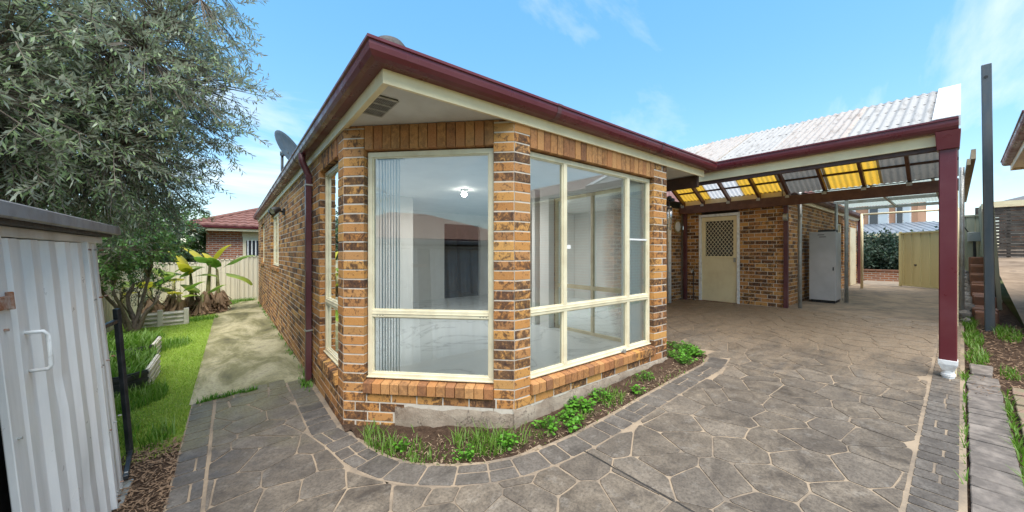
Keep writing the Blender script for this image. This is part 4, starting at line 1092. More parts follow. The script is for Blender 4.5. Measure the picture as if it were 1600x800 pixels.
lc = thing('lean_to_roof', 'pale flat translucent roof on thin grey posts behind the carport', 'roof', (11.4, 1.7, g(11.4, 1.7)))
for i in range(6):
    y0 = .10+i*.36; n_ = 20; mb = MB()
    for q in range(n_+1):
        yy = y0+.36*q/n_; h = .008*math.cos(2*math.pi*yy/.06)
        for xx in (9.55, 12.5, 15.4): mb.v.append((xx, yy, 3.10-.014*(xx-9.55)+h))
    for q in range(n_):
        for j in range(2): mb.f.append((q*3+j, q*3+j+1, q*3+j+4, q*3+j+3))
    mb.build('roof_sheet', 'sheet_flat', lc, smooth=True, fix=False)
for x in (9.7, 11.4, 13.4, 15.3): MB().box(x-.025, x+.025, .10, 2.26, 2.99-.014*(x-9.55), 3.07-.014*(x-9.55)).build('roof_beam', 'galvanised', lc)
for y in (.35, 1.2): MB().bar((9.6, y, 3.03), (15.3, y, 2.95), .04, .05).build('purlin', 'galvanised', lc)
for (x, y, r_) in ((9.55, 2.15, .036), (11.4, 1.69, .036), (13.4, 2.2, .036)):
    MB().tube([(x, y, g(x, y)-.02), (x, y, 3.04-.014*(x-9.55))], r_, 12).build('post', 'galvanised', lc, smooth=True)
MB().box(9.38, 9.55, 2.10, 2.13, 2.36, 2.40).build('pipe_bracket', 'galvanised', lc)
wb_ = MB(); wb_.bar((9.67, -.12, 3.22), (15.5, -.05, 3.02), .05, .16); wb_.bar((9.67, -.07, 3.10), (15.5, .0, 2.93), .04, .10); wb_.build('side_board', 'weathered_board', lc)
for x in (10.2, 15.2): MB().tube([(x, .0, g(x, 0)-.02), (x, .0, 3.1)], .03, 10).build('post', 'galvanised', lc, smooth=True)
pw = MB(); pw.box(9.30, 9.37, 2.30, 2.375, .38, 2.80); pw.build('downpipe', 'burgundy_dull', house, bevel=.004); 
pw = MB(); pw.box(18.02, 18.10, 2.30, 2.375, .42, 2.80); pw.build('downpipe', 'burgundy_dull', house, bevel=.004)
pw = MB(); pw.box(16.6, 17.6, 2.36, 2.39, .46, 2.45); pw.build('side_door', 'cream_frame', house, bevel=.004)
MB().tube([(9.30, 2.37, 2.34), (9.30, 2.30, 2.34)], .08, 16).build('wall_fan', 'galvanised', house)
rl = thing('pipe_frame', 'thin cream pipe frame with top rail across the drive', 'pipe frame', (15.8, 1.98, g(15.8, 1.98)))
MB().tube([(15.8, 1.98, g(15.8, 2)-.02), (15.8, 1.98, 2.82)], .035, 10).build('upright', 'cream_paint', rl, smooth=True)
MB().tube([(15.8, 2.0, 2.80), (15.8, .05, 2.80)], .030, 10).build('top_rail', 'cream_paint', rl, smooth=True)
MB().tube([(15.8, .06, g(15.8, 0)-.02), (15.8, .06, 2.80)], .030, 10).build('upright', 'cream_paint', rl, smooth=True)
# khaki gate
def clad(a, b, z0a, z0b, h, n_, mat, name, parent, side=1, depth=.03):
    """trapezoid-ribbed steel sheet between two ground points as one panel"""
    A = Vector((a[0], a[1])); B = Vector((b[0], b[1])); d = (B-A); l = d.length; d.normalize(); nn = Vector((-d.y, d.x))*side; mb = MB()
    prof = [(0, 0), (.30, 0), (.36, depth), (.64, depth), (.70, 0), (1, 0)]
    pts = []
    for i in range(n_):
        for (u, w_) in prof[:-1]: pts.append(((i+u)/n_, w_))
    pts.append((1, 0))
    for (u, w_) in pts:
        q = A+d*l*u+nn*w_; z0 = z0a+(z0b-z0a)*u
        mb.v.append((q.x, q.y, z0)); mb.v.append((q.x, q.y, z0+h))
    for i in range(len(pts)-1): mb.f.append((2*i, 2*i+2, 2*i+3, 2*i+1))
    return mb.build(name, mat, parent, fix=False)
ga, gb2 = (17.75, 1.29), (16.80, .30); zg = g(17.3, .8)
gt = thing('driveway_gate', 'khaki ribbed steel driveway gate with a latch, standing ajar', 'gate', (17.3, .8, zg))
clad(ga, gb2, zg+.06, zg+.06, 1.72, 5, 'gate_khaki', 'gate_sheet', gt, 1, .02)
A, B = Vector((*ga, 0)), Vector((*gb2, 0))
for z in (zg+.05, zg+1.78): MB().bar((A.x, A.y, z), (B.x, B.y, z), .05, .05).build('gate_rail', 'gate_khaki', gt)
for q in (A, B): MB().box(q.x-.035, q.x+.035, q.y-.035, q.y+.035, zg-.02, zg+1.83).build('gate_stile', 'gate_khaki', gt, bevel=.004)
mid = A.lerp(B, .32); MB().bar((mid.x-.05, mid.y-.01, zg+.72), (mid.x-.05, mid.y-.16, zg+.74), .03, .05).build('latch', 'vent_dark', gt)
# low brick garden wall and hedge across the street
gwall = thing('garden_wall', 'low orange brick retaining wall below the hedge beyond the gate', 'wall', (20.7, 2.2, .4))
MB().box(20.5, 20.75, .5, 6.0, .40, .84).build('brickwork', 'far_brick_y', gwall); MB().box(20.47, 20.78, .5, 6.0, .84, .90).build('coping', 'terracotta', gwall)

def leaf_cloud(name, centers, rads, nper, lw, ll, mat, parent=None, droop=0.0, seed=1, flat=1.0):
    """many small leaf faces through the volume of several ellipsoids"""
    rg = np.random.default_rng(seed); V = []; F = []
    P = []
    for c, r_, n_ in zip(centers, rads, nper):
        d = rg.normal(size=(n_, 3)); d /= np.linalg.norm(d, axis=1)[:, None]; rr = rg.random(n_)**(1/2.2)
        bump = 1+.22*np.sin(d[:, 0]*5+seed)*np.cos(d[:, 1]*6)+.15*np.sin(d[:, 2]*9)
        P.append(np.array(c)+d*(rr*bump)[:, None]*np.array(r_))
    P = np.concatenate(P); n_ = len(P)
    a = rg.normal(size=(n_, 3)); a[:, 2] -= droop; a /= np.linalg.norm(a, axis=1)[:, None]
    b = rg.normal(size=(n_, 3)); b[:, 2] *= flat; b -= a*(a*b).sum(1)[:, None]; b /= np.linalg.norm(b, axis=1)[:, None]
    L_ = ll*(.6+.8*rg.random(n_))[:, None]; W_ = lw*(.7+.6*rg.random(n_))[:, None]
    c_ = np.cross(a, b)
    v = np.stack([P, P+a*L_*.45+b*W_*.5+c_*L_*.06, P+a*L_, P+a*L_*.45-b*W_*.5+c_*L_*.06], 1).reshape(-1, 3)
    f = np.arange(n_*4).reshape(-1, 4)
    return np_mesh(name, v, f, mat, parent, rg.random(n_))
hd = thing('hedge', 'dense dark green hedge growing above the low brick wall beyond the gate', 'hedge', (21.6, 2.2, .8))
rg_ = np.random.default_rng(5)
hc = [(21.7+rg_.normal()*.25, y, 1.62+rg_.random()*.2-.28) for y in np.arange(.6, 5.2, .35)]
leaf_cloud('foliage', hc, [(.6, .5, .85)]*len(hc), [3000]*len(hc), .075, .12, 'hedge_leaf', hd, seed=3)
mb = MB()
for y in np.arange(.6, 5.2, .7): mb.tube([(21.6, y, .6), (21.6, y+.1, 1.5)], [.04, .02], 6)
mb.build('stems', 'bark', hd)
tag(MB().box(20.75, 23.5, .5, 6.0, .30, .80).build('hedge_soil', 'soil'), kind='structure')
# two-storey house behind
h2 = thing('two_storey_house', 'two storey orange brick house with grey metal lower roof beyond the gate', 'house', (32, 3, .4))
MB().box(32, 40, 1.62, 12, .4, 5.6).build('wall', 'render_orange', h2)
for (y0, y1) in ((2.80, 3.70), (1.88, 2.52), (4.3, 4.9)):
    wf = MB(); wf.box(31.95, 32.0, y0, y1, 3.25, 4.55); wo = wf.build('window', 'white_pvc', h2)
    ym = (y0+y1)/2
    MB().box(31.93, 31.955, ym+.03, y1-.05, 3.31, 4.49).build('pane', 'far_glass', wo); MB().box(31.93, 31.955, y0+.05, ym-.03, 3.31, 4.49).build('pane', 'blind_fabric', wo)
    MB().box(31.90, 32.0, y0-.05, y1+.05, 3.17, 3.245).build('sill', 'terracotta', wo)
mb = MB(); mb.hexa([(29.3, -.6, 2.62), (32.0, 1.0, 3.35), (32.0, 12, 3.35), (29.3, 13, 2.62), (29.3, -.6, 2.68), (32.0, 1.0, 3.41), (32.0, 12, 3.41), (29.3, 13, 2.68)]); mb.build('lower_roof', 'metal_roof', h2)
mb = MB()
for k in range(40): mb.bar((29.32, -.3+k*.3, 2.69), (32.0, 1.05+k*.27, 3.42), .03, .03)
tag(mb.build('roof_rib', 'metal_roof', h2), kind='stuff')
mb = MB(); mb.hexa([(29.3, -.6, 2.62), (29.3, -.6, 2.68), (32.0, 1.0, 3.41), (32.0, 1.0, 3.35), (38, -1.2, 2.62), (38, -1.2, 2.68), (38, 1.0, 3.41), (38, 1.0, 3.35)]); mb.build('hip_end', 'metal_roof', h2)
MB().box(29.2, 29.3, -.6, 13, 2.50, 2.66).build('gutter', 'cream_paint', h2)
MB().box(29.9, 31.9, .8, 12, .4, 2.55).build('ground_floor', 'cream_paint', h2)
hip('roof', 31.4, 40.6, 1.1, 12.6, 5.6, 'roof_tile', parent=h2)

# ================================================================== RIGHT SIDE
sp = thing('steel_pole', 'tall bare dark grey square steel pole standing in the soil strip', 'pole', (9.24, -.27, g(9.24, -.27)))
mb = MB(); zb = g(9.24, -.27)-.1
mb.hexa([(9.19, -.32, zb), (9.29, -.32, zb), (9.29, -.22, zb), (9.19, -.22, zb), (9.16, -.285, 4.50), (9.26, -.285, 4.50), (9.26, -.185, 4.50), (9.16, -.185, 4.50)])
mb.build('shaft', 'steel_pole', sp, bevel=.008)
MB().tube([(9.155, -.23, 4.30), (9.168, -.23, 4.30)], .022, 10).build('bolt_hole', 'rubber_black', sp)
rt = thing('stepped_wall', 'stepped retaining wall of worn terracotta blocks behind the steel pole', 'wall', (12, -.25, .4))
for i in range(6):
    x0 = 9.9+i*1.05; zt = .60+i*.17
    for q in range(3):
        mb = MB(); xa = x0+q*.35+rng.uniform(-.02, .02); dz = rng.uniform(-.02, .02); mb.box(xa, xa+.335, -.38+rng.uniform(-.02, .02), -.13+rng.uniform(-.02, .02), .3, zt+dz); mb.build('block', 'terracotta', rt, bevel=.012)
rk = []
for i in range(16):
    x = 9.8+i*.42+rng.uniform(-.1, .1); y = -.04+rng.uniform(-.03, .03); s_ = rng.uniform(.09, .15); z = g(x, y)+.04*(i % 3)+i*.035
    bm = bmesh.new(); bmesh.ops.create_icosphere(bm, subdivisions=2, radius=1)
    for v in bm.verts: v.co *= 1+.25*noise.noise(v.co*1.6+Vector((i*3, 0, 0))); v.co = Vector((v.co.x*s_*1.3, v.co.y*s_*.8, v.co.z*s_*.9))
    me = bpy.data.meshes.new('edging_rock'); bm.to_mesh(me); bm.free(); me.materials.append(M['stump_rock']); o = bpy.data.objects.new('edging_rock', me); o.location = (x, y, z); link(o)
    tag(o, 'rough grey edging rock piled along the foot of the stepped block wall', 'rock', 'edging rocks along the stepped wall')
def fence_run(name, label, pts, zb, h, mat, npan, group=None, ribs=6, post=True, top_shift=(0, 0)):
    """colour-steel fence: posts, rails and ribbed sheets, each a part"""
    root = thing(name, label, 'fence', (pts[0][0], pts[0][1], zb[0]), group)
    a = Vector(pts[0]); b = Vector(pts[1]); tsh = Vector((*top_shift, 0))
    for i in range(npan):
        u0, u1 = i/npan, (i+1)/npan; p = a.lerp(b, u0); q = a.lerp(b, u1); z0 = zb[0]+(zb[1]-zb[0])*(u0+u1)/2
        o = clad(p, q, z0, z0, h, ribs, mat, 'fence_sheet', root)
        if tsh.length:
            for v in o.data.vertices: v.co += tsh*((v.co.z+ORG[o.name].z-z0)/h)
        for z in (z0+.02, z0+h-.02):
            s_ = tsh*((z-z0)/h); r_ = MB(); r_.bar((p.x+s_.x, p.y+s_.y, z), (q.x+s_.x, q.y+s_.y, z), .06, .05); r_.build('fence_rail', mat, root)
        if post:
            for e in ((p, q) if i == npan-1 else (p,)):
                r_ = MB(); r_.hexa([(e.x-.03, e.y-.03, z0-.15), (e.x+.03, e.y-.03, z0-.15), (e.x+.03, e.y+.03, z0-.15), (e.x-.03, e.y+.03, z0-.15), (e.x-.03+tsh.x, e.y-.03+tsh.y, z0+h+.02), (e.x+.03+tsh.x, e.y-.03+tsh.y, z0+h+.02), (e.x+.03+tsh.x, e.y+.03+tsh.y, z0+h+.02), (e.x-.03+tsh.x, e.y+.03+tsh.y, z0+h+.02)]); r_.build('fence_post', mat, root)
    return root
fence_run('side_fence', 'leaning khaki steel boundary fence running back behind the steel pole', [(12.3, -.48), (17.5, -.43)], (.48, 1.0), 1.95, 'fence_khaki', 3, top_shift=(0, .10))
fence_run('end_fence', 'khaki steel fence panel carrying the grey meter box', [(17.6, .35), (17.6, -.42)], (.95, .95), 1.77, 'fence_khaki', 1, ribs=3)
mtb = thing('meter_box', 'small grey electrical box with conduit on the khaki fence panel', 'electrical box', (17.5, -.22, 1.0))
MB().box(17.44, 17.56, -.36, -.10, 1.92, 2.20).build('box_body', 'meter_grey', mtb, bevel=.01)
MB().tube([(17.52, -.25, 1.0), (17.50, -.23, 1.93)], .03, 8).build('conduit', 'rubber_black', mtb)
mb = MB(); mb.tube([(17.48, -.12, 2.2), (17.42, 0, 2.45), (17.40, .15, 2.42), (17.42, .25, 2.55)], .014, 6); mb.build('loose_cable', 'rubber_black', mtb)
# slat fence and house beyond on the right
sf = thing('slat_fence', 'dark weathered horizontal slat fence closing the neighbouring yard', 'fence', (20, -1, gy(20, -1)))
for i in range(15):
    mb = MB(); z = 1.46+i*.108; mb.box(19.97, 20.0, -3.8, -.30, z, z+rng.uniform(.082, .098)); mb.build('slat', 'slat_timber', sf)
for y in (-.32, -.95, -2.2, -3.7): MB().box(20.0, 20.08, y-.04, y+.04, 1.3, 3.12).build('fence_post', 'slat_timber', sf)
MB().box(19.93, 20.05, -3.8, -.36, 3.09, 3.16).build('top_rail', 'cream_paint', sf)
nh = thing('grey_roof_house', 'house with dark grey tiled roof behind the slat fence', 'house', (27, -5, 1.5))
MB().box(26.5, 34, -9, -1.3, 1.2, 3.7).build('wall', 'far_brick_y', nh); hip('roof', 25.8, 34.6, -9.6, -.75, 3.7, 'roof_tile_dark', .36, parent=nh); MB().box(25.7, 25.8, -9.6, -.7, 3.62, 3.78).build('gutter', 'cream_paint', nh)
ne = thing('right_neighbour_house', 'neighbouring house with burgundy gutter and cream eave beyond the soil strip', 'house', (8, -3, .3))
MB().box(8.6, 11.75, -8, -1.20, .0, 3.25).build('wall', 'far_brick_x', ne)
MB().box(8.1, 12.20, -8.4, -.62, 3.26, 3.30).build('eave_soffit', 'cream_paint', ne)
MB().box(8.1, 12.20, -.62, -.60, 3.22, 3.44).build('fascia', 'cream_paint', ne); MB().box(12.20, 12.22, -8.4, -.60, 3.22, 3.44).build('fascia', 'cream_paint', ne)
gm = MB(); gutter(gm, [(8.1, -.598), (12.222, -.598), (12.222, -8.4)], [(0, 1), (1, 1), (1, 0)], 3.33, .10, .11); gm.build('gutter', 'burgundy', ne)
hip('roof', 8.1, 12.28, -8.4, -.55, 3.445, 'roof_tile', parent=ne)

# ================================================================== SHED (leaning)
LEAN = .075
SX = -.62
def lean(o):
    off = ORG[o.name]
    for v in o.data.vertices: v.co.x -= LEAN*max(0, v.co.z+off.z-(-.1))
    return o
zs = -.10
shed = thing('garden_shed', 'old leaning grey corrugated metal garden shed with a dark roof edge', 'shed', (-1.6, 2.4, zs))
def shed_sheet(y0, y1, z0, z1, mat, name, x0=SX, pitch=.165, depth=.022, parent=None):
    mb = MB(); n_ = max(1, round((y1-y0)/pitch)); prof = [(0, 0), (.16, 0), (.30, depth), (.68, depth), (.82, 0)]; pts = []
    for i in range(n_):
        for u, w_ in prof: pts.append((y0+(y1-y0)*(i+u)/n_, w_))
    pts.append((y1, 0)); rows = 10
    for (y, w_) in pts:
        for j in range(rows+1):
            z = z0+(z1-z0)*j/rows; d = .004*noise.noise((y*2.3, z*2.1, 1.7))+.002*noise.noise((y*9, z*7, 4.1)); mb.v.append((x0+w_+d, y, z))
    for i in range(len(pts)-1):
        for j in range(rows):
            a = i*(rows+1)+j; mb.f.append((a, a+rows+1, a+rows+2, a+1))
    return lean(mb.build(name, mat, parent or shed, smooth=False, fix=False))
shed_sheet(3.435, 3.77, zs+.0, 1.66, 'shed_grime', 'wall_sheet', pitch=.112, depth=.018)
dr = shed_sheet(2.36, 3.40, zs+.03, 1.64, 'shed_metal', 'shed_door', x0=SX+.012, pitch=.208)
def lbox(x0, x1, y0, y1, z0, z1, name, mat, parent=shed, bevel=.003): return lean(MB().box(x0, x1, y0, y1, z0, z1).build(name, mat, parent, bevel=bevel))
lbox(SX+.012, SX+.036, 2.26, 2.37, zs+.02, 1.65, 'door_stile', 'shed_metal', dr)
lbox(SX+.008, SX+.046, 3.395, 3.425, zs+.02, 1.65, 'door_stile', 'shed_metal', dr)
shed_sheet(.9, 2.02, zs+.03, 1.64, 'shed_metal', 'shed_door', x0=SX-.04, pitch=.208)
lbox(SX-.045, SX-.005, 1.995, 2.04, zs+.02, 1.65, 'door_stile', 'shed_metal')
lbox(SX-.10, SX-.06, .9, 3.4, zs, 1.66, 'shade_sheet', 'rubber_black', bevel=0)  # black sheet added behind the door gap for the shade inside
lbox(SX-.03, SX+.035, .85, 3.80, 1.645, 1.69, 'head_channel', 'shed_grime')
lbox(SX-.05, SX+.060, .85, 3.80, zs-.04, zs+.012, 'base_channel', 'galvanised')
lbox(-2.6, SX-.08, 3.74, 3.768, zs, 1.70, 'end_wall', 'shed_grime', bevel=0)
lbox(-2.6, SX-.08, .86, .89, zs, 1.70, 'end_wall', 'shed_grime', bevel=0); lbox(-2.63, -2.60, .86, 3.76, zs, 1.70, 'back_wall', 'shed_grime', bevel=0)
rf_ = MB(); rf_.hexa([(-2.75, .78, 1.80), (SX+.11, .78, 1.735), (SX+.11, 3.88, 1.735), (-2.75, 3.88, 1.80), (-2.75, .78, 1.83), (SX+.11, .78, 1.765), (SX+.11, 3.88, 1.765), (-2.75, 3.88, 1.83)]); lean(rf_.build('shed_roof', 'shed_roof', shed))
lbox(SX+.085, SX+.118, .78, 3.885, 1.71, 1.772, 'roof_edge', 'shed_roof', bevel=.006)
lbox(SX-.02, SX+.085, .80, 3.80, 1.692, 1.732, 'roof_trim', 'vent_dark', bevel=0)
hb = MB(); hb.tube([(SX+.035, 2.47, 1.24), (SX+.085, 2.47, 1.24), (SX+.095, 2.47, 1.225), (SX+.095, 2.47, 1.09), (SX+.085, 2.47, 1.075), (SX+.035, 2.47, 1.075)], .008, 8); lean(hb.build('door_handle', 'white_pvc', dr, smooth=True))
hs_ = MB(); hs_.box(SX+.030, SX+.050, 2.12, 2.36, 1.36, 1.41); hs_.tube([(SX+.045, 2.345, 1.355), (SX+.045, 2.345, 1.425)], .012, 8); lean(hs_.build('hasp', 'rust', dr, bevel=.002))
for yy in (2.30, 3.41, 3.46, 3.60, 3.73):
    for zz_ in (.0, .42, .85, 1.28, 1.60):
        sc_ = MB(); sc_.tube([(SX+.030, yy, zz_), (SX+.0475, yy, zz_)], .0055, 8); lean(sc_.build('screw', 'rust' if rng.random() < .5 else 'galvanised', shed))
# dents in the door
for v in dr.data.vertices:
    y = v.co.y+ORG[dr.name].y; z = v.co.z+ORG[dr.name].z
    for (dy, dz, r_, a) in ((2.85, .95, .12, .010), (3.10, .72, .10, .008), (2.7, 1.25, .10, .006), (3.0, .30, .13, .009)):
        q = math.hypot(y-dy, z-dz)
        if q < r_: v.co.x -= a*(1-q/r_)
bp = thing('black_post', 'black metal post with a short arm at the shed corner', 'post', (-.66, 4.35, g(-.66, 4.35)))
MB().bar((-.66, 4.34, g(-.66, 4.35)-.06), (-.72, 4.22, 1.13), .036, .036).build('upright', 'black_metal', bp, bevel=.004)
MB().bar((-.72, 4.23, 1.03), (-.76, 3.775, 1.03), .03, .03).build('arm', 'black_metal', bp, bevel=.003)
MB().bar((-.66, 4.34, g(-.66, 4.35)+.02), (-.60, 3.78, -.06), .03, .03).build('foot_bar', 'black_metal', bp, bevel=.003)

# ================================================================== LEFT GARDEN
def blades(name, pts, hmin, hmax, wd, mat, parent=None, lean_=.5, seed=2, hscale=None):
    rg = np.random.default_rng(seed); n_ = len(pts); P = np.array(pts)
    h = (hmin+(hmax-hmin)*rg.random(n_)**1.5)
    if hscale is not None: h = h*hscale
    a = rg.random(n_)*2*np.pi; d = np.stack([np.cos(a), np.sin(a), np.zeros(n_)], 1); s_ = np.stack([-np.sin(a), np.cos(a), np.zeros(n_)], 1)*(wd*(.6+.8*rg.random(n_)))[:, None]
    l = (lean_*(.2+rg.random(n_))*h)[:, None]; up = np.array([0, 0, 1.0]); H = h[:, None]
    v = np.stack([P-s_, P+s_, P+d*l*.35+up*H*.55+s_*.8, P+d*l*.35+up*H*.55-s_*.8, P+d*l+up*H*.95+s_*.12, P+d*l+up*H*.95-s_*.12], 1).reshape(-1, 3)
    b = (np.arange(n_)*6)[:, None]; f = np.concatenate([b+np.array([0, 1, 2, 3]), b+np.array([3, 2, 4, 5])], 1).reshape(-1, 4)
    r_ = np.repeat(rg.random(n_), 2); return np_mesh(name, v, f, mat, parent, r_)
def scatter(n_, fn, seed):
    r_ = random.Random(seed); o = []
    while len(o) < n_:
        p = fn(r_)
        if p: o.append(p)
    return o
# lawn
def lf(r_):
    y = 4.1+(16.8-4.1)*r_.random()**1.9; x = -.34-1.9*r_.random()+.04*noise.noise((y*4, 1, 1))
    if y < 4.5+.3*noise.noise((x*4, 2, 0)): 
        if r_.random() < .75: return None
    return (x, y, g(x, y)-.015)
tag(blades('lawn_grass', scatter(60000, lf, 1), .018, .045, .0028, 'lawn_blade', lean_=.8, seed=3), 'short mown bright green lawn beside the concrete path', 'grass', kind='stuff')
# long grass patches: around beds, along the wall, at joints
def ring(cx, cy, rx, ry, n_, seed, dz=0):
    r_ = random.Random(seed); o = []
    for _ in range(n_):
        a = r_.random()*6.283; q = r_.random()**.5; x = cx+rx*q*math.cos(a); y = cy+ry*q*math.sin(a); o.append((x, y, g(x, y)-.015+dz))
    return o
pts = []
for i, (cx, cy, rx, ry, n_) in enumerate([(-.95, 6.05, .35, .5, 1500), (-1.1, 9.5, .5, .6, 1200), (-1.6, 10.6, .5, .7, 1200), (-.9, 4.75, .25, .35, 260), (-.52, 4.5, .12, .2, 160), (-.55, 16.3, .8, .5, 1500), (.3, 17.0, .5, .25, 900), (-1.5, 14.0, .6, .9, 1500), (-.75, 12.9, .5, .3, 700)]):
    pts += ring(cx, cy, rx, ry, n_, 20+i)
tag(blades('long_grass', pts, .05, .17, .0045, 'grass_blade', lean_=.7, seed=8), 'longer unmown grass growing around the raised beds and fence', 'grass', kind='stuff')
pts = []
r2 = random.Random(44)
for i in range(420):
    y = 5.2+11*r2.random(); x = .80-abs(r2.gauss(0, .03)); 
    if noise.noise((y*1.7, 0, 0)) > -.05: pts.append((x, y, g(x, y)))
pts += [(x, 5.30+.05*noise.noise((x*9, 0, 0))+r2.gauss(0, .012), g(x, 5.3)) for x in [r2.uniform(-.30, .25) for _ in range(320)]]
pts += [(.74+r2.gauss(0, .03), 5.05+r2.gauss(0, .12), g(.74, 5.05)) for _ in range(160)]
tag(blades('crack_weeds', pts, .02, .085, .005, 'weed_leaf', lean_=.9, seed=12), 'small weeds growing out of path cracks and along the left wall', 'weeds', kind='stuff')
# garden bed weeds
pts = []; hs2 = []
for i, (cx, cy, rx, ry, n_, hh) in enumerate([(.98, 3.02, .10, .30, 420, 1.3), (1.16, 2.66, .14, .2, 220, .9), (1.64, 2.36, .16, .16, 420, 1.5), (1.50, 2.52, .10, .12, 130, 1.2), (1.83, 2.28, .10, .12, 150, 1.0), (2.05, 2.25, .1, .12, 90, .9),
                                        (2.55, 2.22, .16, .12, 160, .9), (3.0, 2.22, .2, .13, 260, 1.0), (3.75, 2.28, .2, .1, 160, .7), (4.75, 2.5, .25, .3, 260, .8), (5.1, 2.7, .25, .35, 260, .8), (1.3, 2.45, .3, .12, 120, .6)]):
    q = ring(cx, cy, rx, ry, int(n_*.62), 60+i); q = [p for p in q if in_poly(p[0], p[1], BEDPOLY)]; pts += q; hs2 += [hh]*len(q)
r3 = random.Random(77)
for _ in range(900):
    x, y = r3.uniform(.86, 5.3), r3.uniform(2.0, 3.2)
    if in_poly(x, y, BEDPOLY) and noise.noise((x*3.1, y*3.1, 4)) > -.12: pts.append((x, y, g(x, y)+.005)); hs2.append(r3.uniform(.25, .75))
tag(blades('bed_grass', pts, .03, .105, .0042, 'grass_blade', lean_=.95, seed=14, hscale=np.array(hs2)), 'tufts of bright grass growing in the garden bed below the bay window', 'grass', kind='stuff')
def broadleaf(name, cx, cy, rad, n_, seed, label, group, size=.04):
    """rosette weed: stalks with oval leaves"""
    r_ = random.Random(seed); z0 = g(cx, cy)-.01; root = thing(name, label, 'weed', (cx, cy, z0), group); V = []; F = []; R_ = []; stalk = MB()
    for i in range(n_):
        a = r_.random()*6.283; q = rad*math.sqrt(r_.random()); h = r_.uniform(.03, .10)*(1.15-q/rad*.5); x = cx+q*math.cos(a); y = cy+q*math.sin(a); zt_ = g(x, y)+h
        stalk.tube([(cx+(x-cx)*.5, cy+(y-cy)*.5, z0), (x, y, zt_)], .0018, 3, cap=False)
        b = r_.random()*6.283; d = Vector((math.cos(b), math.sin(b), r_.uniform(-.3, .35))).normalized(); s_ = d.cross(Vector((r_.gauss(0, .3), r_.gauss(0, .3), 1))).normalized(); n3 = s_.cross(d); L_ = size*r_.uniform(.6, 1.4); W_ = L_*.42; c = Vector((x, y, zt_)); k = len(V)
        for (u, w_, e) in ((0, 0, 0), (.3, 1, .08), (.7, .85, .06), (1, 0, -.05), (.7, -.85, .06), (.3, -1, .08)): V.append(tuple(c+d*L_*u+s_*W_*w_+n3*L_*e))
        F.append((k, k+1, k+2, k+3)); F.append((k, k+3, k+4, k+5)); R_ += [r_.random()]*2
    tag(np_mesh('leaf_mass', np.array(V), np.array(F), 'weed_leaf', root, np.array(R_)), kind='stuff'); stalk.build('stalks', 'weed_leaf', root, fix=False)
GB = 'broad-leaved weeds in the garden bed'
WL = 'bright green broad-leaved weed clump growing in the soil bed under the windows'
for i, (cx, cy, rd, n_, sz) in enumerate([(2.15, 2.22, .13, 60, .04), (2.38, 2.18, .12, 60, .045), (2.62, 2.27, .16, 90, .05), (2.95, 2.28, .13, 70, .035), (1.73, 2.25, .10, 50, .035), (1.40, 2.34, .10, 40, .03), (3.35, 2.10, .07, 24, .05), (2.30, 2.06, .07, 20, .055), (4.55, 2.2, .12, 50, .04),
                                             (4.70, 2.32, .18, 80, .045), (4.95, 2.30, .18, 90, .045), (5.12, 2.5, .2, 90, .045), (5.0, 2.85, .2, 90, .045), (4.72, 2.75, .2, 80, .045), (3.72, 2.25, .12, 40, .03), (1.08, 2.80, .08, 30, .03)]):
    broadleaf('weed_clump', cx, cy, rd*.92, int(n_*1.1), 90+i, WL, GB, sz*.74)
# leaf litter and sticks
def litter(name, fn, n_, lmin, lmax, wd, mat, seed, label):
    rg = np.random.default_rng(seed); P = np.array(scatter(n_, fn, seed)); a = rg.random(n_)*6.283; t = rg.normal(size=n_)*.25
    d = np.stack([np.cos(a), np.sin(a), t], 1); s_ = np.stack([-np.sin(a), np.cos(a), rg.normal(size=n_)*.3], 1); L_ = (lmin+(lmax-lmin)*rg.random(n_)**2)[:, None]; W_ = wd*(.5+rg.random(n_))[:, None]
    v = np.stack([P-d*L_*.5, P+s_*W_*.5, P+d*L_*.5, P-s_*W_*.5], 1).reshape(-1, 3); v[:, 2] += .008
    return tag(np_mesh(name, v, np.arange(4*n_).reshape(-1, 4), mat, None, rg.random(n_)), label, 'litter', kind='stuff')
def fb(r_):
    x, y = r_.uniform(.85, 5.4), r_.uniform(1.98, 3.3)
    return (x, y, g(x, y)+r_.uniform(-.006, .006)) if in_poly(x, y, BEDPOLY) else None
litter('bed_litter', fb, 2600, .015, .07, .007, 'straw', 5, 'dry straw and leaf litter on the garden bed soil')
def fm_(r_):
    x, y = r_.uniform(-.64, -.33), r_.uniform(1.0, 4.4); return (x, y, g(x, y)+r_.uniform(-.002, .012))
litter('strip_litter', fm_, 2600, .02, .09, .009, 'dry_leaf', 6, 'brown dead leaves and bark pieces beside the shed')
def fv(r_):
    x, y = r_.uniform(5.6, 10), r_.uniform(-.58, -.04); return (x, y, g(x, y)+r_.uniform(-.012, .004))
litter('verge_litter', fv, 2200, .02, .08, .010, 'dry_leaf', 7, 'brown dead leaves on the soil strip by the steel pole')
pts = []
for i, (cx, cy, rx, ry, n_) in enumerate([(7.2, -.12, .5, .09, 260), (8.4, -.10, .7, .09, 420), (9.6, -.08, .6, .07, 420), (9.0, -.42, .6, .12, 420), (10.6, -.1, .8, .07, 400), (6.6, -.33, .2, .08, 80), (4.0, -.26, .9, .022, 160), (5.2, -.262, .6, .02, 90), (4.6, -.012, 1.2, .008, 60), (3.9, -.52, .7, .04, 160), (6.15, -.02, .15, .03, 60)]):
    pts += ring(cx, cy, rx, ry, n_, 120+i)
tag(blades('verge_grass', pts, .03, .11, .005, 'grass_blade', lean_=.8, seed=18), 'patchy weeds and grass on the soil strip by the steel pole', 'grass', kind='stuff')
stp = thing('stepping_slab', 'flat broken grey concrete slab lying in the soil beside the white pipe boot', 'slab', (6.6, -.25, g(6.6, -.25)))
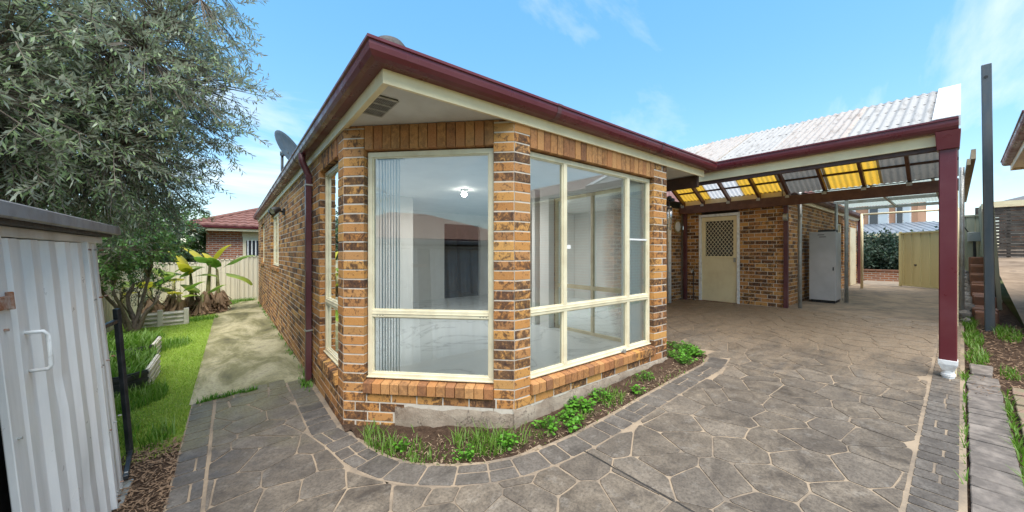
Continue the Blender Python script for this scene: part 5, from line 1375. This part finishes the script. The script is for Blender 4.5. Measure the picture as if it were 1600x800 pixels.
mb = MB(); mb.hexa([(6.35, -.20, g(6.4, -.2)-.03), (6.75, -.22, g(6.7, -.2)-.03), (6.70, -.05, g(6.7, -.1)-.03), (6.30, -.06, g(6.3, -.1)-.03), (6.35, -.20, g(6.4, -.2)+.03), (6.75, -.22, g(6.7, -.2)+.03), (6.70, -.05, g(6.7, -.1)+.035), (6.30, -.06, g(6.3, -.1)+.035)]); mb.build('slab', 'paver_grey', stp, bevel=.01)

# raised beds
def raised(cx, cy, lx, ly, label, seed):
    z0 = g(cx, cy)-.03; root = thing('raised_bed', label, 'garden bed', (cx, cy, z0), None); hgt = .30; c = .18
    P = [(cx-lx+c, cy-ly), (cx+lx-c, cy-ly), (cx+lx, cy-ly+c), (cx+lx, cy+ly-c), (cx+lx-c, cy+ly), (cx-lx+c, cy+ly), (cx-lx, cy+ly-c), (cx-lx, cy-ly+c)]
    for i in range(8):
        a, b = P[i], P[(i+1) % 8]; mb = MB(); mb.bar((a[0], a[1], z0+hgt/2), (b[0], b[1], z0+hgt/2), .03, hgt); n_ = 4
        for k in range(n_):
            z = z0+hgt*(k+.5)/n_; d = Vector((b[0]-a[0], b[1]-a[1], 0)).normalized(); o = Vector((d.y, -d.x, 0))*.022; mb.bar((a[0]+o.x, a[1]+o.y, z), (b[0]+o.x, b[1]+o.y, z), .014, .035)
        mb.build('side_panel', 'bed_plastic' if i in (0, 6, 7) else 'edging_white' if i == 2 else 'bed_plastic', root)
    sm_ = MB(); sm_.v = [(x, y, z0+hgt-.06) for x, y in P]; sm_.f = [tuple(range(8))]; sm_.build('soil', 'soil', root, fix=False)
    pp = [(cx+rng.uniform(-lx, lx)*.93, cy+rng.uniform(-ly, ly)*.93, z0+hgt-.06) for _ in range(1500)]
    o = blades('bed_plants', pp, .06, .26, .008, 'grass_blade', root, lean_=.9, seed=seed); tag(o, kind='stuff')
raised(-1.32, 6.9, .48, .62, 'dark ribbed raised garden bed overflowing with grass nearest the black post', 31)
raised(-1.52, 8.75, .50, .55, 'dark raised garden bed with grass in front of the glossy shrub', 33)
le = thing('low_edging', 'low off-white corrugated edging panel with a post beside the banana plants', 'edging', (-1.4, 12.62, g(-1.4, 12.6)))
def edge_panel(a, b, name):
    mb = MB(); rows = 24; A_, B_ = Vector((*a, g(*a)-.03)), Vector((*b, g(*b)-.03)); d = (B_-A_).normalized(); nn = Vector((d.y, -d.x, 0))
    for q in (A_, B_):
        for j in range(rows+1):
            z = .38*j/rows; w_ = .018*math.cos(2*math.pi*z/.105); mb.v.append(tuple(q+Vector((0, 0, z))+nn*w_))
    for j in range(rows): mb.f.append((j, rows+1+j, rows+2+j, j+1))
    mb.build(name, 'edging_white', le, smooth=True, fix=False)
edge_panel((-1.95, 12.78), (-1.40, 12.62), 'edging_sheet'); edge_panel((-1.40, 12.62), (-.92, 12.50), 'edging_sheet')
for (x, y) in ((-1.40, 12.60), (-.90, 12.49)): MB().box(x-.05, x+.05, y-.04, y+.03, g(x, y)-.05, g(x, y)+.40).build('edging_post', 'edging_white', le, bevel=.004)
# fences at the back and the left side
fence_run('back_fence', 'cream ribbed steel fence closing the end of the concrete path', [(2.4, 17.25), (-2.05, 17.25)], (-.22, -.66), 1.84, 'fence_cream', 4, ribs=8)
fence_run('left_fence', 'cream ribbed steel fence running behind the olive tree', [(-2.35, 17.25), (-2.35, 4.1)], (-.72, -.50), 1.75, 'fence_cream', 6, ribs=8)

# neighbour house beyond the back fence
n1h = thing('tiled_neighbour_house', 'brick house with red tiled roof and barred window beyond the back fence', 'house', (0, 20, -.3))
MB().box(-.80, 9.0, 19.6, 27, -.4, 2.52).build('wall', 'far_brick_x', n1h)
MB().box(-1.25, 9.4, 19.1, 27.4, 2.52, 2.56).build('eave_soffit', 'cream_paint', n1h)
MB().box(-1.25, 9.4, 19.08, 19.1, 2.50, 2.66).build('fascia', 'cream_paint', n1h); MB().box(-1.27, -1.25, 19.08, 27.4, 2.50, 2.66).build('fascia', 'cream_paint', n1h)
gm = MB(); gutter(gm, [(9.4, 19.078), (-1.272, 19.078), (-1.272, 27.4)], [(0, -1), (-1, -1), (-1, 0)], 2.60, .11, .11); gm.build('gutter', 'burgundy', n1h)
# tiled roof: rows of rolled tiles as real relief
def tiled(name, x0, x1, y0, y1, z, pitch, mat, parent, tw=.30, th=.34):
    """front slope of a hip roof (rises in +y), with stepped, rolled tiles"""
    mb = MB(); w_ = min(x1-x0, y1-y0)/2; nr = int(w_/th); nx = int((x1-x0)/(tw/6))
    for r_ in range(nr):
        ya, yb = y0+r_*th, y0+(r_+1)*th+.02; za, zb_ = z+r_*th*pitch+.06, z+((r_+1)*th+.02)*pitch; base = len(mb.v); cols = []
        for i in range(nx+1):
            x = x0+(x1-x0)*i/nx
            if x < x0+r_*th or x > x1-r_*th: continue
            q = .045*abs(math.sin(math.pi*(x/tw))); cols.append(x); mb.v.extend([(x, ya, za+q-.07), (x, ya, za+q), (x, yb, zb_+q)])
        for i in range(len(cols)-1):
            a = base+3*i; mb.f.append((a, a+3, a+4, a+1)); mb.f.append((a+1, a+4, a+5, a+2))
    o = mb.build(name, mat, parent, fix=False); tag(o, kind='stuff'); return o
hip('roof', -1.35, 9.5, 19.0, 27.5, 2.68, 'roof_tile', .40, parent=n1h); tiled('roof_tiles', -1.38, 9.5, 18.97, 27.5, 2.69, .40, 'roof_tile', n1h)
hr = MB(); hr.tube([(-1.35, 19.0, 2.75), (2.9, 23.25, 4.45)], .09, 8); hr.build('hip_cap', 'roof_tile', n1h, smooth=True)
wf = MB(); wf.box(.42, 1.9, 19.54, 19.6, 1.3, 2.28); wo = wf.build('window', 'cream_frame', n1h); MB().box(.40, 1.95, 19.53, 19.59, 2.282, 2.50).build('lintel', 'cream_frame', n1h)
MB().box(.54, 1.8, 19.52, 19.545, 1.38, 2.12).build('pane', 'far_glass', wo)
for k in range(9): MB().box(.58+k*.14, .62+k*.14, 19.47, 19.50, 1.36, 2.14).build('security_bar', 'white_pvc', wo)
# house that stands behind the shed (seen only mirrored in the bay window)
n2h = thing('orange_roof_house', 'brick house with orange tiled hip roof seen mirrored in the bay window', 'house', (-19, -4, -.3))
MB().box(-24, -14.2, -11, 1.5, -.5, 2.3).build('wall', 'far_brick_y', n2h); hip('roof', -24.6, -13.6, -11.6, 2.1, 2.3, 'roof_tile_orange', .36, parent=n2h); MB().box(-13.62, -13.5, -11.6, 2.1, 2.21, 2.35).build('gutter', 'burgundy', n2h)

# ================================================================== PLANTS
def limb(mb, pts, r0, r1, n=7):
    k = len(pts); mb.tube(pts, [r0+(r1-r0)*i/(k-1) for i in range(k)], n)
def curve(a, b, sag, seed, k=6, wob=.08):
    a = Vector(a); b = Vector(b); L_ = (b-a).length; o = []
    for i in range(k+1):
        t = i/k; p = a.lerp(b, t)+Vector((0, 0, sag*L_*math.sin(math.pi*t)))
        if 0 < i < k: p += Vector((noise.noise((seed, t*3, 0)), noise.noise((seed, t*3, 7)), noise.noise((seed, t*3, 13))))*wob*L_
        o.append(p)
    return o
def twig_tree(name, label, base, trunk_tops, crown, ntw, leaves_per, tw_len, ll, lw, leafmat, seed, r_trunk=.12, droop=.35, group=None, shell=.45, limbs=26, cat='tree'):
    """trunk, limbs to the crown, twigs with leaves in pairs; crown = list of (centre, radii, weight)"""
    r_ = random.Random(seed); root = thing(name, label, cat, base, group)
    tm = MB(); tops = []
    for i, t in enumerate(trunk_tops):
        p = curve(base, t, .02, seed+i, 7, .06); limb(tm, p, r_trunk, r_trunk*.55, 9); tops.append(p[-1])
    tm.build('trunk', 'bark', root, smooth=True)
    W = [c[2] for c in crown]
    def cp(q=1.0):
        c, rad, _ = r_.choices(crown, W)[0]
        while True:
            d = Vector((r_.gauss(0, 1), r_.gauss(0, 1), r_.gauss(0, 1)))
            if d.length > .01: break
        d.normalize(); m_ = (shell+(1-shell)*r_.random()**.6)*q*(1+.5*noise.noise(d*2.6+Vector((seed, 0, 0))))
        return Vector((c[0]+d.x*rad[0]*m_, c[1]+d.y*rad[1]*m_, c[2]+d.z*rad[2]*m_)), d
    bm_ = MB(); nodes = []
    for i in range(limbs):
        e, d = cp(.8); t = min(tops, key=lambda q: (q-e).length); p = curve(t, e, .10, seed+50+i, 7, .10); limb(bm_, p, r_trunk*.40, .010, 5); nodes += p[2:]
    bm_.build('limbs', 'bark', root, smooth=True)
    tv = []; tf = []; lv = []; lr = []; nodes_np = np.array([tuple(q) for q in nodes])
    tm2 = MB()
    for i in range(ntw):
        e, d = cp(); k = int(np.argmin(((nodes_np-np.array(tuple(e)))**2).sum(1))); s0 = nodes[k]
        if (e-s0).length > tw_len*2.2 or i % 5 == 0: s0 = s0.lerp(e, .25)
        out = (d+Vector((r_.gauss(0, .5), r_.gauss(0, .5), r_.gauss(0, .5)-droop*.4))).normalized()
        if (e-s0).length > .02: tm2.tube([s0, s0.lerp(e, .5)+Vector((0, 0, .03)), e], [.005, .0035, .0025], 3, cap=False)
        tip = e+out*tw_len*r_.uniform(.6, 1.3)+Vector((0, 0, -droop*tw_len*r_.random())); tm2.tube([e, tip], [.0025, .001], 3, cap=False)
        ax_ = (tip-e); Lx = ax_.length; ax_.normalize(); u = ax_.orthogonal().normalized(); w_ = ax_.cross(u); n_ = leaves_per; tone = r_.random()*.5
        for j in range(n_):
            t = (j+.5)/n_; p = e+ax_*Lx*t; a = (j % 2)*math.pi+(j//2)*1.4+r_.gauss(0, .4); sd_ = u*math.cos(a)+w_*math.sin(a); ld = (ax_*.75+sd_*.8+Vector((0, 0, -.1))).normalized(); l_ = ll*r_.uniform(.65, 1.25); wd = lw*r_.uniform(.75, 1.25)
            nrm = ld.cross(Vector((r_.gauss(0, .6), r_.gauss(0, .6), 1))).normalized(); q = p+ld*l_*.5
            lv += [tuple(p), tuple(q+nrm*wd*.5), tuple(p+ld*l_), tuple(q-nrm*wd*.5)]; lr.append(min(1, tone+r_.random()*.5))
    tm2.build('twigs', 'bark', root, fix=False)
    np_mesh('crown', np.array(lv), np.arange(len(lv)).reshape(-1, 4), leafmat, root, np.array(lr))
    return root
twig_tree('olive_tree', 'large silvery green olive tree spreading over the metal shed', (-1.55, 4.75, g(-1.55, 4.75)), [(-1.65, 4.8, 2.0), (-1.35, 4.6, 1.9)],
          [((-1.6, 4.64, 3.04), (1.37, 1.67, 1.37), 3.0), ((-0.65, 4.26, 3.0), (0.57, 0.76, 0.65), 0.55), ((-0.57, 4.56, 3.72), (0.53, 0.76, 0.53), 0.36), ((-0.09, 4.14, 3.08), (0.32, 0.46, 0.17), 0.085), ((-0.19, 4.1, 2.66), (0.32, 0.46, 0.15), 0.075), ((-0.15, 4.41, 3.99), (0.38, 0.46, 0.17), 0.085), ((-0.23, 4.26, 3.53), (0.34, 0.46, 0.12), 0.06), ((-0.99, 4.18, 2.36), (0.72, 0.99, 0.49), 0.7), ((-2.13, 3.5, 2.66), (0.99, 1.06, 0.91), 0.9), ((-0.76, 5.02, 2.28), (0.53, 0.91, 0.46), 0.4), ((-1.35, 3.95, 2.75), (.6, .5, .75), .75)],
          5400, 21, .23, .056, .0120, 'olive_leaf', 4, .11, .30, shell=.25, limbs=60)
twig_tree('glossy_shrub', 'multi-stemmed shrub with glossy green leaves behind the raised beds', (-1.72, 11.6, g(-1.7, 11.6)), [(-2.2, 11.4, .9), (-1.5, 11.8, 1.0), (-1.85, 12.0, 1.1), (-1.95, 11.1, .8), (-1.3, 11.5, .6)],
          [((-1.9, 11.4, 1.75), (.95, 1.2, .75), 1.6), ((-1.5, 11.6, 2.25), (.8, 1.0, .5), .7), ((-2.2, 10.6, 1.5), (.5, .7, .6), .5)], 750, 13, .24, .085, .042, 'glossy_leaf', 9, .045, .25, shell=.2, limbs=26, cat='shrub')
twig_tree('sparse_shrub', 'thin bare-twigged shrub with tiny dark leaves beside the white edging', (-1.75, 12.3, g(-1.75, 12.3)), [(-1.45, 12.2, .35), (-1.75, 12.4, .5), (-2.0, 12.1, .5)],
          [((-1.6, 12.2, .75), (.55, .5, .45), 1.0)], 130, 9, .22, .045, .018, 'dark_leaf', 13, .025, -.2, shell=.3, limbs=14, cat='shrub')
for i, (x, y, h, r_, mt, lb) in enumerate([(-3.6, 19.5, 3.9, 2.2, 'dark_leaf', 'dense dark green tree behind the left corner of the back fence'), (-1.7, 22.5, 3.3, 1.7, 'glossy_leaf', 'mid green leafy tree beside the tiled neighbour house'), (-6.5, 13.5, 4.2, 2.6, 'dark_leaf', 'tall dark tree behind the left fence and olive tree'), (-7.0, 7.5, 4.6, 2.6, 'dark_leaf', 'broad dark tree behind the shed beyond the left fence')]):
    twig_tree('fence_tree', lb, (x, y, -.6), [(x+.1, y, h*.45), (x-.2, y+.2, h*.4)], [((x, y, h*.62), (r_, r_, h*.40), 1.5), ((x+.5, y-.3, h*.4), (r_*.8, r_*.8, h*.28), .8)], 900, 12, .38, .15, .075, mt, 40+i, .13, .3, 'trees beyond the fences', shell=.3, limbs=30)
# banana plants
def banana(x, y, h, seed, leaves, label):
    h *= 1.2; r_ = random.Random(seed); z0 = g(x, y)-.05; root = thing('banana_plant', label, 'banana plant', (x, y, z0), 'banana plants in a row by the back fence')
    top = Vector((x+r_.uniform(-.08, .08), y+r_.uniform(-.05, .05), z0+h)); mb = MB(); mb.tube([(x, y, z0), (x+(top.x-x)*.5, y+(top.y-y)*.5, z0+h*.5), tuple(top)], [.075, .055, .032], 10); mb.build('stem', 'banana_stem', root, smooth=True)
    for (az, el, L_, wd, yl) in leaves:
        mb = MB(); d = Vector((math.cos(az), math.sin(az), 0)); sd_ = Vector((-d.y, d.x, 0)); n_ = 12; p = top.copy()-Vector((0, 0, .12)); ang = el; rows = []
        for i in range(n_+1):
            t = i/n_; w_ = 0.010 if t < .24 else 1.7*wd*min(1, (t-.24)/.12)**.7*math.sin(math.pi*min(1, .30+(t-.24)/.76*.66))**.7
            rows.append((p.copy(), w_, ang)); st_ = L_/n_; p += (d*math.cos(ang)+Vector((0, 0, math.sin(ang))))*st_; ang -= (2.0*t*t+.25)*(1.5/n_)
        for (q, w_, an) in rows:
            up_ = d*(-math.sin(an))+Vector((0, 0, math.cos(an))); mb.v += [tuple(q-sd_*w_-up_*w_*.22), tuple(q), tuple(q+sd_*w_-up_*w_*.22)]
        for i in range(n_):
            a = 3*i; mb.f += [(a, a+1, a+4, a+3), (a+1, a+2, a+5, a+4)]
            tear = r_.random()*.6; mb.r += [tear, tear]
        mb.build('leaf', 'banana_yellow' if yl else 'banana_leaf', root, smooth=True, fix=False)
    # skirt of dead leaves
    V = []; R_ = []
    for i in range(130):
        a = r_.random()*6.283; h0 = r_.uniform(.15, .72)*min(1, h); rr = .07+r_.random()*.05; b0 = Vector((x+rr*math.cos(a), y+rr*math.sin(a), z0+h0)); o_ = Vector((math.cos(a), math.sin(a), 0)); l_ = r_.uniform(.15, .42); e = b0+o_*r_.uniform(.03, .18)*1.2+Vector((0, 0, -min(l_, h0-.02))); sd_ = Vector((-o_.y, o_.x, 0))*r_.uniform(.02, .06)
        V += [tuple(b0-sd_*.5), tuple(b0+sd_*.5), tuple(e+sd_+o_*.02), tuple(e-sd_*.6)]; R_.append(r_.random())
    tag(np_mesh('dead_leaf_skirt', np.array(V), np.arange(len(V)).reshape(-1, 4), 'dry_leaf', root, np.array(R_)), kind='stuff')
BL = ['tall banana plant with two broad green leaves reaching towards the house', 'banana plant with arching yellow leaf tips beside the tallest one', 'banana plant with ragged yellow leaves in the middle of the row', 'short banana plant with wide drooping leaf at the end of the row by the shrub', 'young banana plant behind the white edging panel', 'small banana sucker in front of the dead leaf heap', 'banana plant with upright leaves beside the edging post']
PX = math.pi
banana(-.28, 14.6, 1.15, 1, [(-.35, .80, 1.25, .16, 0), (-.5, -.05, 1.15, .15, 0), (2.5, 1.3, .8, .10, 1), (-1.9, 1.15, .7, .11, 0)], BL[0])
banana(-.58, 14.5, 1.30, 2, [(2.7, 1.0, 1.1, .12, 1), (-.4, 1.25, .95, .11, 1), (-2.0, .8, .8, .12, 0), (2.9, .2, .9, .13, 0)], BL[1])
banana(-.92, 14.7, 1.05, 3, [(2.5, 1.25, 1.1, .12, 1), (2.8, .5, .9, .12, 0), (-.6, .4, .8, .12, 0), (-1.9, 1.0, .8, .10, 1)], BL[2])
banana(-1.75, 14.2, .80, 4, [(2.6, .6, 1.15, .15, 0), (-.5, .95, .9, .13, 0), (-1.6, .8, .8, .12, 1), (2.9, .1, 1.0, .13, 1)], BL[3])
banana(-1.35, 14.6, .95, 5, [(-.4, .9, .95, .14, 0), (2.5, .9, .9, .13, 0), (-1.4, .5, .8, .12, 1), (2.2, .3, .8, .12, 0)], BL[4])
banana(-.70, 14.1, .55, 6, [(-.4, .9, .75, .12, 0), (2.5, .9, .8, .12, 0), (-2.2, .5, .7, .11, 0)], BL[5])
banana(-1.15, 14.15, .65, 7, [(2.6, .7, .8, .12, 0), (-.4, .9, .8, .12, 0), (-1.8, .6, .6, .10, 1)], BL[6])
def fh(r_):
    a = r_.random()*6.283; q = r_.random(); x, y = -.85+.75*q*math.cos(a), 14.25+.45*q*math.sin(a); return (x, y, g(x, y)+.30*(1-q)*r_.random())
litter('dead_leaf_heap', fh, 1500, .08, .35, .05, 'dry_leaf', 17, 'heap of brown dead banana leaves at the foot of the banana plants')
